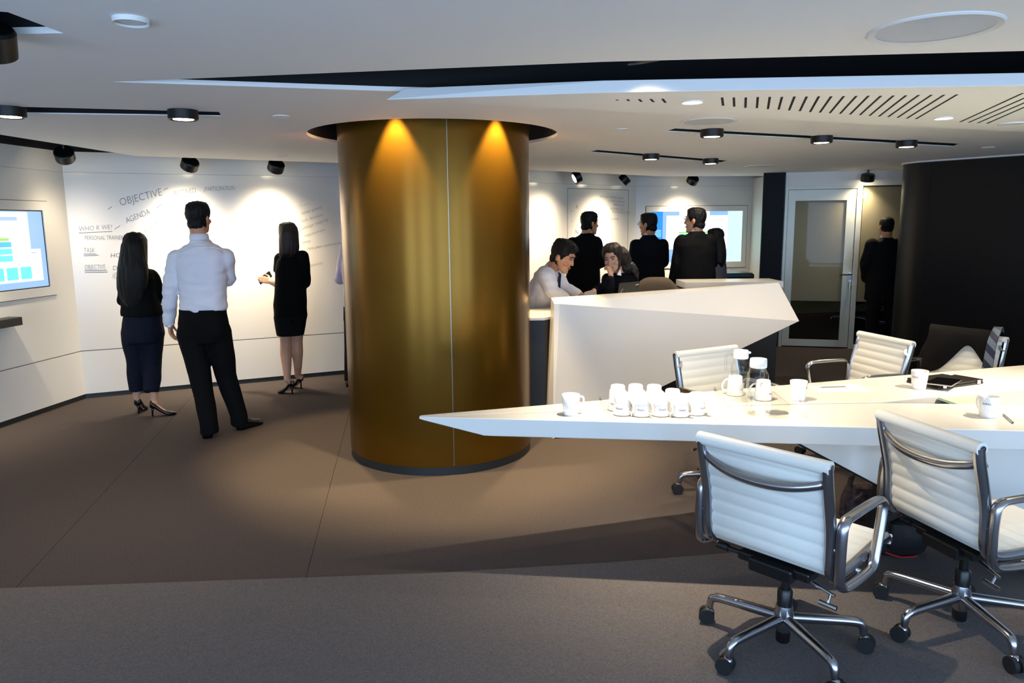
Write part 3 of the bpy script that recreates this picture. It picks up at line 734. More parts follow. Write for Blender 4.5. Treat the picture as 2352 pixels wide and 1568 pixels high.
# ================================================================== conference table
def prism_z(loop, zt, zb):     # zb per vertex
    k = len(loop); L = [Vector((p[0], p[1], 0)) for p in loop]; tris = tessellate_polygon([L]); mb = MB()
    vs = [Vector((p[0], p[1], zt)) for p in loop] + [Vector((p[0], p[1], z)) for p, z in zip(loop, zb)]
    fs = [tuple(t) for t in tris] + [tuple(i + k for i in reversed(t)) for t in tris] + [(i, (i + 1) % k, k + (i + 1) % k, k + i) for i in range(k)]
    return mb.add(vs, fs)
TZ = 0.74
tipn, tipf = P2(962, 957, TZ), P2(966, 953, TZ)
nr = P2(2352, 989, TZ); fr = P2(2352, 838, TZ)
gA, gB, gC = P2(1290, 944, TZ), P2(1830, 927, TZ), P2(2025, 924, TZ)
inF, inF2 = P2(2150, 909, TZ), P2(2352, 890, TZ); inN, inN2 = P2(2200, 927, TZ), P2(2352, 930, TZ)
def lerp2(a, b, t): return (a[0] + (b[0] - a[0]) * t, a[1] + (b[1] - a[1]) * t)
xr = 4.2
def at_x(a, b, x): return ext(a, b, x)
def off(p, dy): return (p[0], p[1] + dy)
tb = empty('conference_table', (1.8, 3.4, 0), 'long white pointed meeting table with a glass insert', 'table')
XT = -0.13
nearloop = [tipn, at_x(tipn, nr, XT), at_x(tipn, nr, xr), at_x(inN, inN2, xr), off(inN, -0.002), off(gC, -0.009), off(gB, -0.009), off(gA, -0.009), at_x(tipn, off(gA, -0.009), XT)]
prism_z(nearloop, TZ, [TZ - 0.012, TZ - 0.082] + [TZ - 0.082] * 6 + [TZ - 0.07]).build('tabletop', 'table_white', tb, bevel=0.004)
farloop = [off(tipn, 0.006), at_x(tipn, off(gA, 0.009), XT), off(gA, 0.009), off(gB, 0.009), off(gC, 0.009), off(inF, 0.002), at_x(inF, inF2, xr), at_x(tipf, fr, xr), at_x(tipf, fr, XT), tipf]
prism_z(farloop, TZ, [TZ - 0.012, TZ - 0.06] + [TZ - 0.082] * 6 + [TZ - 0.06, TZ - 0.012]).build('tabletop', 'table_white', tb, bevel=0.004)
MB().prism([[gC, at_x(inN, inN2, xr), at_x(inF, inF2, xr)]], TZ - 0.07, TZ - 0.045).build('inset_tray', 'table_gap', tb)
_gr = [lerp2(tipn, gA, .25), gA, gB, gC]
MB().prism([[(x, y - .012) for x, y in _gr] + [(x, y + .012) for x, y in reversed(_gr)]], TZ - .016, TZ - .008).build('groove_strip', 'joint_grey', tb)
gl0, gl1 = P2(2155, 909, TZ), P2(2206, 927, TZ)
MB().prism([[gl1, at_x(inN, inN2, xr - 0.002), at_x(inF, inF2, xr - 0.002), gl0]], TZ - 0.018, TZ - 0.006).build('glass_insert', 'glass_green', tb)
LY = 3.15
la, lb = PY(1838, 1020, LY), PY(2352, 1290, LY)
sl_ = (lb.z - la.z) / (lb.x - la.x); xb = la.x + (0 - la.z) / sl_; xa = la.x + (0.66 - la.z) / sl_
lg = MB(); ly = lambda x: LY - 0.09 * (x - la.x)
pts = [(xa, 0.66), (xb, 0.0), (xr - 0.1, 0.0), (xr - 0.1, 0.66)]
lg.add([Vector((x, ly(x), z)) for x, z in pts] + [Vector((x, ly(x) + 0.10, z)) for x, z in pts], [(0, 1, 2, 3), (7, 6, 5, 4), (0, 4, 5, 1), (1, 5, 6, 2), (2, 6, 7, 3), (3, 7, 4, 0)])
lg.build('support_leg', 'table_white', tb, bevel=0.002)
ed = MB(); ed.tube([Vector((xa + .004, ly(xa) - 0.001, 0.655)), Vector((xb, ly(xb) - 0.001, 0.003))], 0.004, 4); ed.build('leg_edge', 'slot_black', tb)

# ================================================================== reception desk
DD = P(1270, 1008, 0.0); ddir = Vector((0.913, 0.408, 0)); dnrm = Vector((-0.408, 0.913, 0))
def on_desk(px, py, offn):     # point on the vertical plane along the desk front, offn behind it
    d = ray(px, py); A = DD + dnrm * offn; t = (A - EYE).dot(dnrm) / d.dot(dnrm); return EYE + d * t
dF1 = on_desk(1285, 697, -0.02); dTip = on_desk(1836, 737, -0.02); dA = on_desk(1270, 684, 0.10); dB = on_desk(1789, 649, 0.10)
dF0 = Vector((DD.x + 0.01, DD.y, dF1.z))
desk = empty('reception_desk', (1.3, 6.0, 0), 'white faceted reception desk with a long pointed prow', 'desk')
Dd = DD.copy()
back = dnrm * 0.13
MB().hull([dF0, dF1, dTip, dA, dB, dA + dnrm * .03, dB + dnrm * 0.04, Dd, Dd + back, Vector((dA.x, dA.y, 0)) + dnrm * .03 + (Dd - Vector((dA.x, dA.y, 0))) * 0.0, dTip + dnrm * 0.06]).build('prow_panel', 'white_solid', desk, bevel=0.003)
# inner counter and dark carcass
axd = (ddir, dnrm, Vector((0, 0, 1)))
def dbox(name, m, s0, s1, n0, n1, z0, z1, par, bevel=0.0):
    c = DD + ddir * (s0 + s1) / 2 + dnrm * (n0 + n1) / 2; c.z = (z0 + z1) / 2
    return MB().box(c, (s1 - s0, n1 - n0, z1 - z0), axd).build(name, m, par, bevel=bevel)
dbox('counter_top', 'white_solid', 0.10, 2.15, 0.17, 0.74, 0.875, 0.90, desk, 0.003)
dbox('carcass', 'charcoal_laminate', 0.12, 2.02, 0.30, 0.69, 0.0, 0.875, desk)
for k in range(4):
    dbox('cupboard_door', 'charcoal_laminate', 0.13 + k * 0.475, 0.13 + k * 0.475 + 0.465, 0.285, 0.30, 0.03, 0.86, desk)
# dark end block joining the desk to the column
lk0 = PY(1213, 736, 5.45); lk1 = PY(1264, 731, 5.45)
link = empty('counter_end', (0.2, 5.6, 0), 'dark grey counter end with white top between column and desk', 'counter')
zt_ = lk1.z
def ds(s_, n_): p_ = DD + ddir * s_ + dnrm * n_; return (p_.x, p_.y)
endloop = [(lk0.x, 5.45), (ds(0, .131)[0], 5.45), ds(.098, .17), ds(.098, .60)]
MB().prism([endloop], 0, zt_ - 0.012).build('body', 'charcoal_laminate', link)
MB().prism([[(lk0.x - .004, 5.435), (ds(0, .131)[0] - .004, 5.435)] + endloop[1:]], zt_ - 0.012, zt_ + 0.006).build('top', 'white_solid', link)
# white ledge behind the desk
l0 = PY(1574, 647, 7.0); l1 = PY(1800, 647, 7.0)
lt = (l0.z + l1.z) / 2
led = empty('back_counter', ((l0.x + l1.x) / 2, 7.15, 0), 'white low counter standing behind the reception desk', 'counter')
MB().box(((l0.x + l1.x) / 2, 7.2, lt - 0.03), (l1.x - l0.x, 0.4, 0.06)).build('top', 'white_solid', led, bevel=0.003)
MB().box(((l0.x + l1.x) / 2, 7.22, (lt - 0.06) / 2), (l1.x - l0.x - 0.04, 0.34, lt - 0.06)).build('body', 'charcoal_laminate', led)
# dark side table by the far wall with a printer
q0 = PY(1634, 645, 9.3); q1 = PY(1742, 645, 9.3)
sd = empty('side_table', ((q0.x + q1.x) / 2, 9.75, 0), 'dark grey side table standing under the far screen', 'table')
MB().box(((q0.x + q1.x) / 2, 9.75, q0.z - 0.02), (q1.x - q0.x, 0.85, 0.04)).build('top', 'counter_dark', sd, bevel=0.003)
MB().box(((q0.x + q1.x) / 2, 9.75, (q0.z - 0.04) / 2), (q1.x - q0.x - 0.06, 0.78, q0.z - 0.04)).build('body', 'counter_dark', sd)
pr = empty('printer', ((q0.x + q1.x) / 2, 9.75, q0.z), 'flat black printer lying on the dark side table', 'printer')
px0 = PY(1661, 640, 9.7).x; px1 = PY(1728, 640, 9.7).x
MB().box(((px0 + px1) / 2, 9.82, q0.z + 0.03), (px1 - px0, 0.4, 0.06)).build('body', 'black_plastic', pr, bevel=0.01)
MB().box(((px0 + px1) / 2, 9.60, q0.z + 0.02), ((px1 - px0) * .8, 0.05, 0.012)).build('paper_slot', 'slot_black', pr)
MB().box(((px0 + px1) / 2, 9.84, q0.z + 0.065), ((px1 - px0) * .96, 0.36, 0.012)).build('lid', 'counter_dark', pr, bevel=0.003)
# ================================================================== swivel chairs
def smooth_path(pts, n=6, closed=False):
    pts = [Vector(p) for p in pts]; k = len(pts); out = []
    rng = range(k) if closed else range(k - 1)
    for i in rng:
        if closed: a, b, c, d = pts[i - 1], pts[i], pts[(i + 1) % k], pts[(i + 2) % k]
        else: a, b, c, d = pts[max(i - 1, 0)], pts[i], pts[i + 1], pts[min(i + 2, k - 1)]
        for j in range(n):
            t = j / n
            out.append(0.5 * ((2 * b) + (c - a) * t + (2 * a - 5 * b + 4 * c - d) * t * t + (3 * b - a - 3 * c + d) * t ** 3))
    if not closed: out.append(pts[-1])
    return out
PROFILE = [(-.222, .828), (-.212, .775), (-.192, .70), (-.170, .61), (-.162, .53), (-.158, .475), (-.140, .435), (-.095, .415), (0.0, .414), (.12, .425), (.22, .436), (.285, .438), (.305, .430)]
def make_chair(label, group=None, name='office_chair', leather='chair_leather'):
    root = empty(name, (0, 0, 0), label, 'chair', group)
    W = 0.232
    path = smooth_path([(0, y, z) for y, z in PROFILE], 5)
    # ribbed sling
    S = [0.0]
    for a, b in zip(path, path[1:]): S.append(S[-1] + (b - a).length)
    N = 150; tot = S[-1]; fine = []
    i = 0
    for k in range(N + 1):
        s = tot * k / N
        while i < len(S) - 2 and S[i + 1] < s: i += 1
        t = (s - S[i]) / max(1e-6, S[i + 1] - S[i]); fine.append(path[i].lerp(path[i + 1], t))
    rib = tot / 17.0; rings = []
    for k, p in enumerate(fine):
        a, b = fine[max(k - 1, 0)], fine[min(k + 1, N)]; t = (b - a).normalized(); n = Vector((0, -t.z, t.y))
        s = tot * k / N; th = 0.006 + 0.0065 * abs(math.sin(math.pi * s / rib)) ** 0.6
        w = W - 0.004
        rings.append([p + Vector((-w, 0, 0)) + n * 0.002, p + Vector((-w * .95, 0, 0)) + n * th, p + n * th, p + Vector((w * .95, 0, 0)) + n * th, p + Vector((w, 0, 0)) + n * 0.002,
                      p + Vector((w, 0, 0)) - n * 0.002, p + Vector((w * .95, 0, 0)) - n * th, p - n * th, p + Vector((-w * .95, 0, 0)) - n * th, p + Vector((-w, 0, 0)) - n * 0.002])
    MB().loft(rings).build('sling', leather, root, smooth=True, world=False, ang=60)
    for (y, z, r) in ((-.228, .822, .024), (.312, .420, .019)):
        MB().tube([(-W - .012, y, z), (W + .012, y, z)], r, 16).build('padded_roll', leather, root, smooth=True, world=False)
        for sx in (-1, 1):
            MB().tube([(sx * (W + .008), y, z), (sx * (W + .016), y, z)], r * .55, 12).build('roll_cap', 'chrome', root, smooth=True, world=False)
    fpath = smooth_path([(0, y - .008, z - .004) for y, z in PROFILE], 4)
    for sx in (-1, 1):
        MB().tube([p + Vector((sx * W, 0, 0)) for p in fpath], 0.0195, 10, flat=(0.95, 1.15), up=(1, 0, 0)).build('side_frame', 'aluminium', root, smooth=True, world=False)
        x = sx * 0.268
        loop = smooth_path([(x, -.172, .59), (x, -.155, .628), (x, -.10, .637), (x, .09, .637), (x, .142, .62), (x, .148, .58), (x, .112, .44), (x, .085, .398), (x, .03, .388), (x, -.10, .388), (x, -.155, .402), (x, -.172, .45)], 5, True)
        MB().tube(loop, 0.0175, 10, flat=(1.1, .8), up=(1, 0, 0), closed=True).build('armrest', 'aluminium', root, smooth=True, world=False)
        br = MB(); br.tube([(sx * .225, -.175, .535), (sx * .27, -.172, .53)], .008, 8); br.tube([(sx * .22, .02, .40), (sx * .27, .03, .39)], .009, 8); br.build('arm_bracket', 'chrome', root, smooth=True, world=False)
    sp = smooth_path([(-W, -.203, .775), (-W + .03, -.222, .752), (-.11, -.246, .728), (0, -.254, .720), (.11, -.246, .728), (W - .03, -.222, .752), (W, -.203, .775)], 5)
    MB().tube(sp, [.026 if i in (0, len(sp) - 1) else .016 for i in range(len(sp))], 10, flat=(1.0, .8)).build('back_spreader', 'aluminium', root, smooth=True, world=False)
    sp2 = smooth_path([(-W, -.02, .40), (-.1, -.02, .375), (.1, -.02, .375), (W, -.02, .40)], 4)
    MB().tube(sp2, .014, 8).build('seat_spreader', 'aluminium', root, smooth=True, world=False)
    mech = MB(); mech.box((0, .0, .355), (.17, .26, .05)); mech.box((0, -.07, .365), (.28, .08, .035)); mech.box((0, -.02, .325), (.09, .11, .04)); mech.build('tilt_mechanism', 'black_plastic', root, bevel=.008, world=False)
    kn = MB(); kn.tube([(-.06, -.06, .35), (-.23, -.075, .36)], .009, 8); kn.tube([(-.20, -.072, .358), (-.245, -.076, .361)], .016, 10); kn.build('tension_knob', 'black_plastic', root, smooth=True, world=False)
    lv = MB(); lv.tube([(.07, -.03, .33), (.21, -.06, .315)], .006, 8); lv.tube([(.165, -.08, .285), (.225, -.075, .28)], .009, 8); lv.tube([(.195, -.06, .315), (.195, -.078, .283)], .005, 8); lv.build('height_lever', 'chrome', root, smooth=True, world=False)
    MB().lathe([(.016, .20), (.016, .34), (.021, .34)], (0, 0, 0), 16, True).build('gas_column', 'black_plastic', root, smooth=True, world=False)
    MB().lathe([(.0275, .175), (.0275, .235), (.02, .245), (.017, .245)], (0, 0, 0), 16, True).build('column_sleeve', 'black_plastic', root, smooth=True, world=False)
    MB().lathe([(.026, .075), (.034, .09), (.036, .15), (.030, .178), (.01, .178)], (0, 0, 0), 20, True).build('hub', 'aluminium', root, smooth=True, world=False)
    MB().lathe([(.022, .03), (.026, .035), (.026, .078)], (0, 0, 0), 16, True).build('hub_cap', 'black_plastic', root, smooth=True, world=False)
    for k in range(5):
        a = math.radians(44 + 72 * k); c, s = math.cos(a), math.sin(a)
        pts = smooth_path([(c * .02, s * .02, .128), (c * .12, s * .12, .124), (c * .25, s * .25, .118), (c * .283, s * .283, .108), (c * .293, s * .293, .085), (c * .294, s * .294, .064)], 3)
        n = len(pts)
        lg_ = MB().tube(pts, [.021 - .008 * i / n for i in range(n)], 10).build('base_leg', 'aluminium', root, smooth=True, world=False)
        b = a + random.uniform(-1.4, 1.4); cx, cy = c * .294, s * .294; wx, wy = math.cos(b), math.sin(b)
        ca = MB()
        for e in (-1, 1):
            ca.tube([(cx - wy * .006 * e + wx * .012, cy + wx * .006 * e + wy * .012, .031), (cx - wy * .024 * e + wx * .012, cy + wx * .024 * e + wy * .012, .031)], .0305, 16)
        ca.build('caster', 'rubber', root, smooth=True, world=False)
        ho = MB(); ho.ell((cx + wx * .006, cy + wy * .006, .046), (.021, .021, .021), n=10, m=6); ho.build('caster_hood', 'chrome', root, smooth=True, world=False)
    return root
def place(o, x, y, facing):
    o.location = (x, y, 0.0025 if y < 3.1 else 0.0); o.rotation_euler = (0, 0, math.radians(facing - 90))
chair0 = make_chair('white leather swivel chair with its back turned, standing beside the table near the upturned mugs', 'white swivel chairs at the table')
place(chair0, 1.013, 2.57, 42)
def another(x, y, facing, label):
    c = copy_tree(chair0); c['label'] = label; place(c, x, y, facing); return c
c2 = another(1.765, 2.71, 13.7, 'white leather swivel chair with its back turned, in front of the angled table leg')
for ch in c2.children:
    if ch.name.startswith(('base_leg', 'caster')): ch.rotation_euler.z = math.radians(17)
another(1.285, 4.20, -62, 'white leather swivel chair behind the table beside the glass jugs')
another(2.25, 4.76, -166, 'white leather swivel chair behind the closed laptop, turned sideways')
chC = another(2.89, 4.80, -150, 'white leather swivel chair with a black jacket and tie over its back')
another(4.03, 5.12, -118, 'white leather swivel chair next to the one with the jacket')

# jacket and striped tie over the chair back
cf = math.radians(-150); fw = Vector((math.cos(cf), math.sin(cf), 0)); rt = Vector((math.sin(cf), -math.cos(cf), 0)); cb = Vector((2.89, 4.80, 0))
def CL(x, y, z): return cb + rt * x + fw * y + Vector((0, 0, z))
def cloth(rows, name, m, parent, t=0.02, seed=1, amp=0.006):
    n = len(rows[0]); vs = []; fs = []
    for i, r in enumerate(rows):
        for j, p in enumerate(r):
            w = noise.noise(Vector(p) * 9 + Vector((seed, 0, 0))) * amp; vs.append(Vector(p) + Vector((w, w, w * .5)))
    for i in range(len(rows) - 1):
        for j in range(n - 1): a = i * n + j; fs.append((a, a + 1, a + n + 1, a + n))
    o = MB().add(vs, fs).build(name, m, parent, smooth=True)
    s = o.modifiers.new('thick', 'SOLIDIFY'); s.thickness = t; s.offset = 0
    b = o.modifiers.new('round', 'SUBSURF'); b.levels = 1; b.render_levels = 2
    return o
jk = empty('jacket', CL(0, -.23, .8), 'black suit jacket hung over the back of a white chair', 'jacket')
rows = []
xs_ = [-.262, -.25, -.20, -.14, -.08, -.02, .04, .10, .16, .215]
for k, (y, z) in enumerate(((-.32, .36), (-.32, .50), (-.305, .68), (-.288, .80), (-.255, .872), (-.205, .875), (-.165, .835), (-.142, .77), (-.122, .70), (-.102, .62), (-.092, .55))):
    r = []
    for x in xs_:
        zz = z; yy = y
        if k >= 6: x = max(-.232, min(.232, x))
        if k >= 6:           # front: opens in the middle so that the chair back shows
            lim = {6: .0, 7: .045, 8: .10, 9: .14, 10: .16}[k]
            cxm = .04
            if abs(x - cxm) < lim * 1.25 + .02: zz = max(zz, .80 - abs(x - cxm) * 1.3); yy = -.155
        r.append(CL(-x, yy, zz))
    rows.append(r)
cloth(rows, 'body', 'jacket_black', jk, .014, 3, .006)
slv = MB(); slv.tube(smooth_path([CL(.255, -.315, .80), CL(.315, -.325, .67), CL(.335, -.31, .54), CL(.33, -.29, .43)], 5), [.045] * 5 + [.05] * 5 + [.045] * 6, 12); slv.build('sleeve', 'jacket_black', jk, smooth=True)
tie = empty('necktie', CL(-.18, -.19, .83), 'grey and navy striped necktie hanging over the jacket', 'necktie')
tpath = [(-.155, -.315, .83), (-.17, -.265, .893), (-.195, -.195, .896), (-.203, -.130, .82), (-.208, -.098, .71), (-.208, -.078, .60), (-.208, -.066, .50)]
tp = smooth_path([CL(*q) for q in tpath], 9)
for i in range(len(tp) - 1):
    w = .022 + .012 * i / len(tp); a, b = tp[i], tp[i + 1]; c_, d_ = tp[max(0, i - 4)], tp[max(0, i - 3)]
    q = [a - rt * w, c_ + rt * w, d_ + rt * w, b - rt * w]
    up_ = (b - a).cross(rt).normalized() * .004
    mb = MB(); mb.add([v + up_ for v in q] + [v - up_ for v in q], [(0, 1, 2, 3), (7, 6, 5, 4), (0, 4, 5, 1), (1, 5, 6, 2), (2, 6, 7, 3), (3, 7, 4, 0)])
    mb.build('stripe', 'tie_stripe' if (i // 4) % 2 else 'tie_navy', tie)

# ================================================================== things on the table
def mug_mesh(inv=False):
    prof = [(0.0, 0.0), (.030, 0.0), (.033, .004), (.036, .03), (.0415, .095), (.0395, .0955), (.0375, .092), (.033, .03), (.030, .008), (0.0, .007)]
    m = MB().lathe(prof, (0, 0, 0), 32, False)
    h = smooth_path([(.037, 0, .078), (.056, 0, .080), (.064, 0, .066), (.060, 0, .042), (.048, 0, .026), (.034, 0, .022)], 4)
    m2 = MB().tube(h, .0048, 8, flat=(1.0, 1.3))
    if inv:
        for mb in (m, m2):
            mb.v = [Vector((v.x, -v.y, .0955 - v.z)) for v in mb.v]
    return m.mesh('body'), m2.mesh('handle')
MUG_UP, MUG_INV = mug_mesh(), mug_mesh(True)
def logo_mesh(inv):
    me = text_mesh('KPMG', .0125, 0, .15, 0, 'CENTER')
    for v in me.vertices:
        x, y = v.co.x, v.co.y
        z = .060 + y if not inv else .0955 - .060 - y
        if inv: x = -x
        zz = z if not inv else .0955 - z
        r = .0361 + (zz - .03) * (.0055 / .065) + .0006
        a = x / r
        v.co = (r * math.sin(a), -r * math.cos(a), z)
    me.materials.append(MATS['logo_blue']); return me
LOGO_UP, LOGO_INV = logo_mesh(False), logo_mesh(True)
for me in MUG_UP + MUG_INV: me.materials.append(MATS['ceramic'])
def mug(x, y, z, inv, handle_deg, logo_deg, label, group=None):
    e = empty('mug', (x, y, z), label, 'mug', group)
    b, h = MUG_INV if inv else MUG_UP
    for nm, me, a in (('body', b, 0), ('handle', h, handle_deg), ('logo', LOGO_INV if inv else LOGO_UP, logo_deg)):
        o = bpy.data.objects.new(nm, me); COL.objects.link(o); o.parent = e; o.rotation_euler = (0, 0, math.radians(a))
        if nm != 'logo': me.polygons.foreach_set('use_smooth', [True] * len(me.polygons))
    return e
p = P(1311, 952, TZ); mug(p.x, p.y, TZ, False, 20, 60, 'white mug standing alone at the pointed tip of the table')
p = P(1833, 918, TZ); mug(p.x, p.y, TZ, False, -110, 60, 'white mug with its handle forward, between the jugs and the paper')
p = P(2110, 892, TZ); mug(p.x, p.y, TZ, False, 80, -60, 'white mug standing against the closed laptop')
p = P(2268, 957, TZ); mug(p.x, p.y, TZ, False, 100, -45, 'white mug standing in front of the glass insert')
def cu(u, v): return (1390 + u / 9.408, 860 + v / 9.408)
ZTR = TZ + .004
inv = [(370, 400), (770, 420), (1170, 415), (1570, 425), (1945, 395), (262, 318), (655, 330), (1035, 340), (1440, 318), (270, 235), (645, 215), (1022, 225)]
rows_ = ['front row'] * 5 + ['middle row'] * 4 + ['back row'] * 3
used = []
for i, (u, v) in enumerate(inv):
    p = P(*cu(u, v), ZTR + .0955)
    for it in range(12):
        for q in used:
            d = Vector((p.x - q[0], p.y - q[1]))
            if d.length < .0855: d2 = d.normalized() * .0865; p.x, p.y = q[0] + d2.x, q[1] + d2.y
    used.append((p.x, p.y))
    mug(p.x, p.y, ZTR, True, (-45, -47, -44, -46, -48)[i % 5], (-22, -8, 8, 10, 40)[i % 5] - 6, 'upturned white mug, %s in the %s of the tray counted from the table tip' % ((['first', 'second', 'third', 'fourth', 'last'] + ['first', 'second', 'third', 'last'] + ['first', 'second', 'last'])[i], rows_[i]), 'upturned mugs on the tray')
for i, (x, y) in enumerate(((1688, 905), (1752, 916))):
    p = P(x, y, ZTR); mug(p.x, p.y, ZTR, True, 150, 50, ('upturned white mug behind the jug whose handle points at the tray of mugs', 'upturned white mug behind the foremost glass jug, nearer the sheet of paper')[i], 'upturned mugs by the jugs')
def tray(corners, label):
    pts = [P(x, y, TZ) if x > 50 else Vector((x, y, TZ)) for x, y in corners]; c = sum(pts, Vector()) / 4
    e = empty('tray', (c.x, c.y, TZ), label, 'tray')
    MB().prism([[(q.x, q.y) for q in pts]], TZ + .0005, TZ + .004).build('base', 'tray_acrylic', e)
    for i in range(4):
        a, b = pts[i], pts[(i + 1) % 4]; m = (a + b) / 2; t = (b - a).normalized()
        MB().box((m.x, m.y, TZ + .013), ((b - a).length, .004, .024), (t, Vector((-t.y, t.x, 0)), Vector((0, 0, 1)))).build('rim', 'tray_acrylic', e)
tray([(.425, 3.155), (.895, 3.11), (.895, 3.50), (.425, 3.50)], 'clear acrylic tray under the upturned mugs')
tray([(1692, 963), (1856, 961), (1776, 900), (1640, 899)], 'clear acrylic tray under the two glass jugs')
def jug(px_, py_, h, r, label, hdeg):
    p = P(px_, py_, ZTR); e = empty('water_jug', (p.x, p.y, ZTR), label, 'jug')
    n = 40; mb = MB(); prof = [(r * .92, 0), (r, .01), (r, h * .68), (r * .97, h * .72), (r * .74, h * .80), (r * .72, h * .86)]
    rings = []
    for rr, z in prof:
        rings.append([p + Vector(((rr * (1 - (.03 if .005 < z < h * .7 and j % 4 < 2 else 0))) * math.cos(2 * math.pi * j / n), (rr * (1 - (.03 if .005 < z < h * .7 and j % 4 < 2 else 0))) * math.sin(2 * math.pi * j / n), z)) for j in range(n)])
    mb.loft(rings, False); mb.add([q for q in rings[0]], [tuple(range(n))]); mb.build('bottle', 'clear_glass', e, smooth=True)
    MB().lathe([(0.0, .008), (r * .86, .008), (r * .92, .02), (r * .92, h * .56), (0, h * .56)], p, 24, False).build('water', 'clear_glass', e, smooth=True, ang=50)
    lid = MB().lathe([(r * .74, h * .84), (r * .80, h * .85), (r * .80, h * .96), (r * .76, h), (0, h)], p, 28, False); lid.build('lid', 'lid_white', e, smooth=True, ang=50)
    a = math.radians(hdeg); c = Vector((math.cos(a), math.sin(a), 0))
    MB().tube(smooth_path([p + c * r * .78 + Vector((0, 0, h * .90)), p + c * r * 1.45 + Vector((0, 0, h * .92)), p + c * r * 1.6 + Vector((0, 0, h * .84)), p + c * r * 1.58 + Vector((0, 0, h * .60))], 5), .006, 8, flat=(1, 1.6)).build('handle', 'clear_glass' if hdeg < 0 else 'tray_acrylic', e, smooth=True)
    sp_ = p + Vector((math.cos(a + math.pi), math.sin(a + math.pi), 0)) * r * .84 + Vector((0, 0, h * .955)); MB().ell(sp_, (.010, .010, .006)).build('spout', 'lid_white', e, smooth=True)
    return e, p
jug(1698, 918, .245, .044, 'tall glass water jug with white lid, handle towards the mugs', 172)
j2, pj = jug(1737, 948, .25, .047, 'glass water jug with white lid standing in front of the other jug', -95)
me = text_mesh('Z', .02, 0, 0, 0, 'CENTER')
for v in me.vertices: a = v.co.x / .0475; v.co = (.0476 * math.sin(a), -.0476 * math.cos(a), .135 + v.co.y)
me.materials.append(MATS['phone_black']); o = bpy.data.objects.new('printed_mark', me); COL.objects.link(o); o.parent = j2
# closed laptop with a phone on it
lc = [P(x, y, TZ + .012) for x, y in ((2156, 890), (2259, 876), (2176, 862), (2082, 873))]
c = sum(lc, Vector()) / 4
lp = empty('laptop', (c.x, c.y, TZ), 'closed dark laptop lying on the far side of the table', 'laptop')
xy = [(q.x, q.y) for q in lc]
MB().prism([xy], TZ, TZ + .014).build('base', 'laptop_brown', lp, bevel=.003); MB().prism([[(c.x + (x - c.x) * .99, c.y + (y - c.y) * .99) for x, y in xy]], TZ + .0155, TZ + .026).build('lid', 'laptop_brown', lp, bevel=.003)
for t in (.12, .88):
    h = lc[0].lerp(lc[1], t); MB().box((h.x, h.y - .001, TZ + .015), (.018, .012, .02)).build('hinge', 'silver', lp)
s0 = lc[2].lerp(c, .18); tx = (lc[1] - lc[2]).normalized()
MB().box((s0.x, s0.y, TZ + .0265), (.06, .03, .001), (tx, Vector((-tx.y, tx.x, 0)), Vector((0, 0, 1)))).build('sticker', 'paper', lp)
ph = [P(x, y, TZ + .03) for x, y in ((2186, 887), (2210, 873), (2152, 867), (2122, 880))]; pc = sum(ph, Vector()) / 4
phn = empty('phone', (pc.x, pc.y, TZ + .0262), 'black phone lying on top of the closed laptop', 'phone')
MB().prism([[(q.x, q.y) for q in ph]], TZ + .0262, TZ + .033).build('body', 'silver', phn, bevel=.003)
MB().prism([[(pc.x + (q.x - pc.x) * .97, pc.y + (q.y - pc.y) * .97) for q in ph]], TZ + .0331, TZ + .0345).build('glass', 'phone_black', phn)
# sheets and pens
sh_ = [P(x, y, TZ) for x, y in ((1880, 901), (2003, 898), (1962, 881), (1850, 887))]
pap = empty('paper_sheet', sh_[0], 'white sheet of paper with a printed strip, beside a mug', 'paper')
MB().prism([[(q.x, q.y) for q in sh_]], TZ + .0003, TZ + .0012).build('sheet', 'paper', pap)
a, b = P(1885, 890, TZ), P(1942, 888, TZ); t = (b - a).normalized()
MB().box(((a.x + b.x) / 2, (a.y + b.y) / 2, TZ + .0014), ((b - a).length, .03, .0006), (t, Vector((-t.y, t.x, 0)), Vector((0, 0, 1)))).build('printed_strip', 'print_grey', pap)
a, b = P(2305, 952, TZ + .005), P(2326, 970, TZ + .005)
pn = empty('pen', (a.x, a.y, TZ), 'slim silver pen lying in front of the glass insert', 'pen')
MB().tube([a, b], .0045, 8).build('barrel', 'silver', pn, smooth=True); MB().tube([b, b + (b - a).normalized() * .012], [.0035, .0008], 8).build('tip', 'phone_black', pn)
sh2 = [P(x, y, TZ) for x, y in ((2330, 985), (2420, 985), (2400, 948), (2300, 945))]
MB().prism([[(q.x, q.y) for q in sh2]], TZ + .0003, TZ + .0012)
# ================================================================== bags under the table
b0 = P(2075, 1288, 0.0025)
bag = empty('backpack', (b0.x, b0.y, 0.0025), 'black backpack with red piping on the carpet between two chairs', 'bag')
def blobby(secs, n=20, k=2.6):       # rounded-box sections (centre, half width, half depth)
    rings = []
    for cc_, hw, hd in secs:
        r = []
        for j in range(n):
            a = 2 * math.pi * j / n; ca, sa = math.cos(a), math.sin(a)
            r.append(Vector(cc_) + Vector((math.copysign(abs(ca) ** (2 / k), ca) * hw, math.copysign(abs(sa) ** (2 / k), sa) * hd, 0)))
        rings.append(r)
    return MB().loft(rings)
bx, by = b0.x + .02, b0.y + .12
blobby([((bx, by, .003), .11, .07), ((bx, by, .02), .135, .085), ((bx, by, .12), .14, .09), ((bx - .01, by + .01, .24), .125, .08), ((bx - .02, by + .02, .33), .09, .06), ((bx - .025, by + .025, .365), .03, .02)]).build('body', 'bag_black', bag, smooth=True)
MB().tube(smooth_path([(bx - .09, by - .085, .03), (bx - .02, by - .098, .012), (bx + .06, by - .09, .012)], 5), .005, 6).build('piping', 'bag_red', bag, smooth=True)
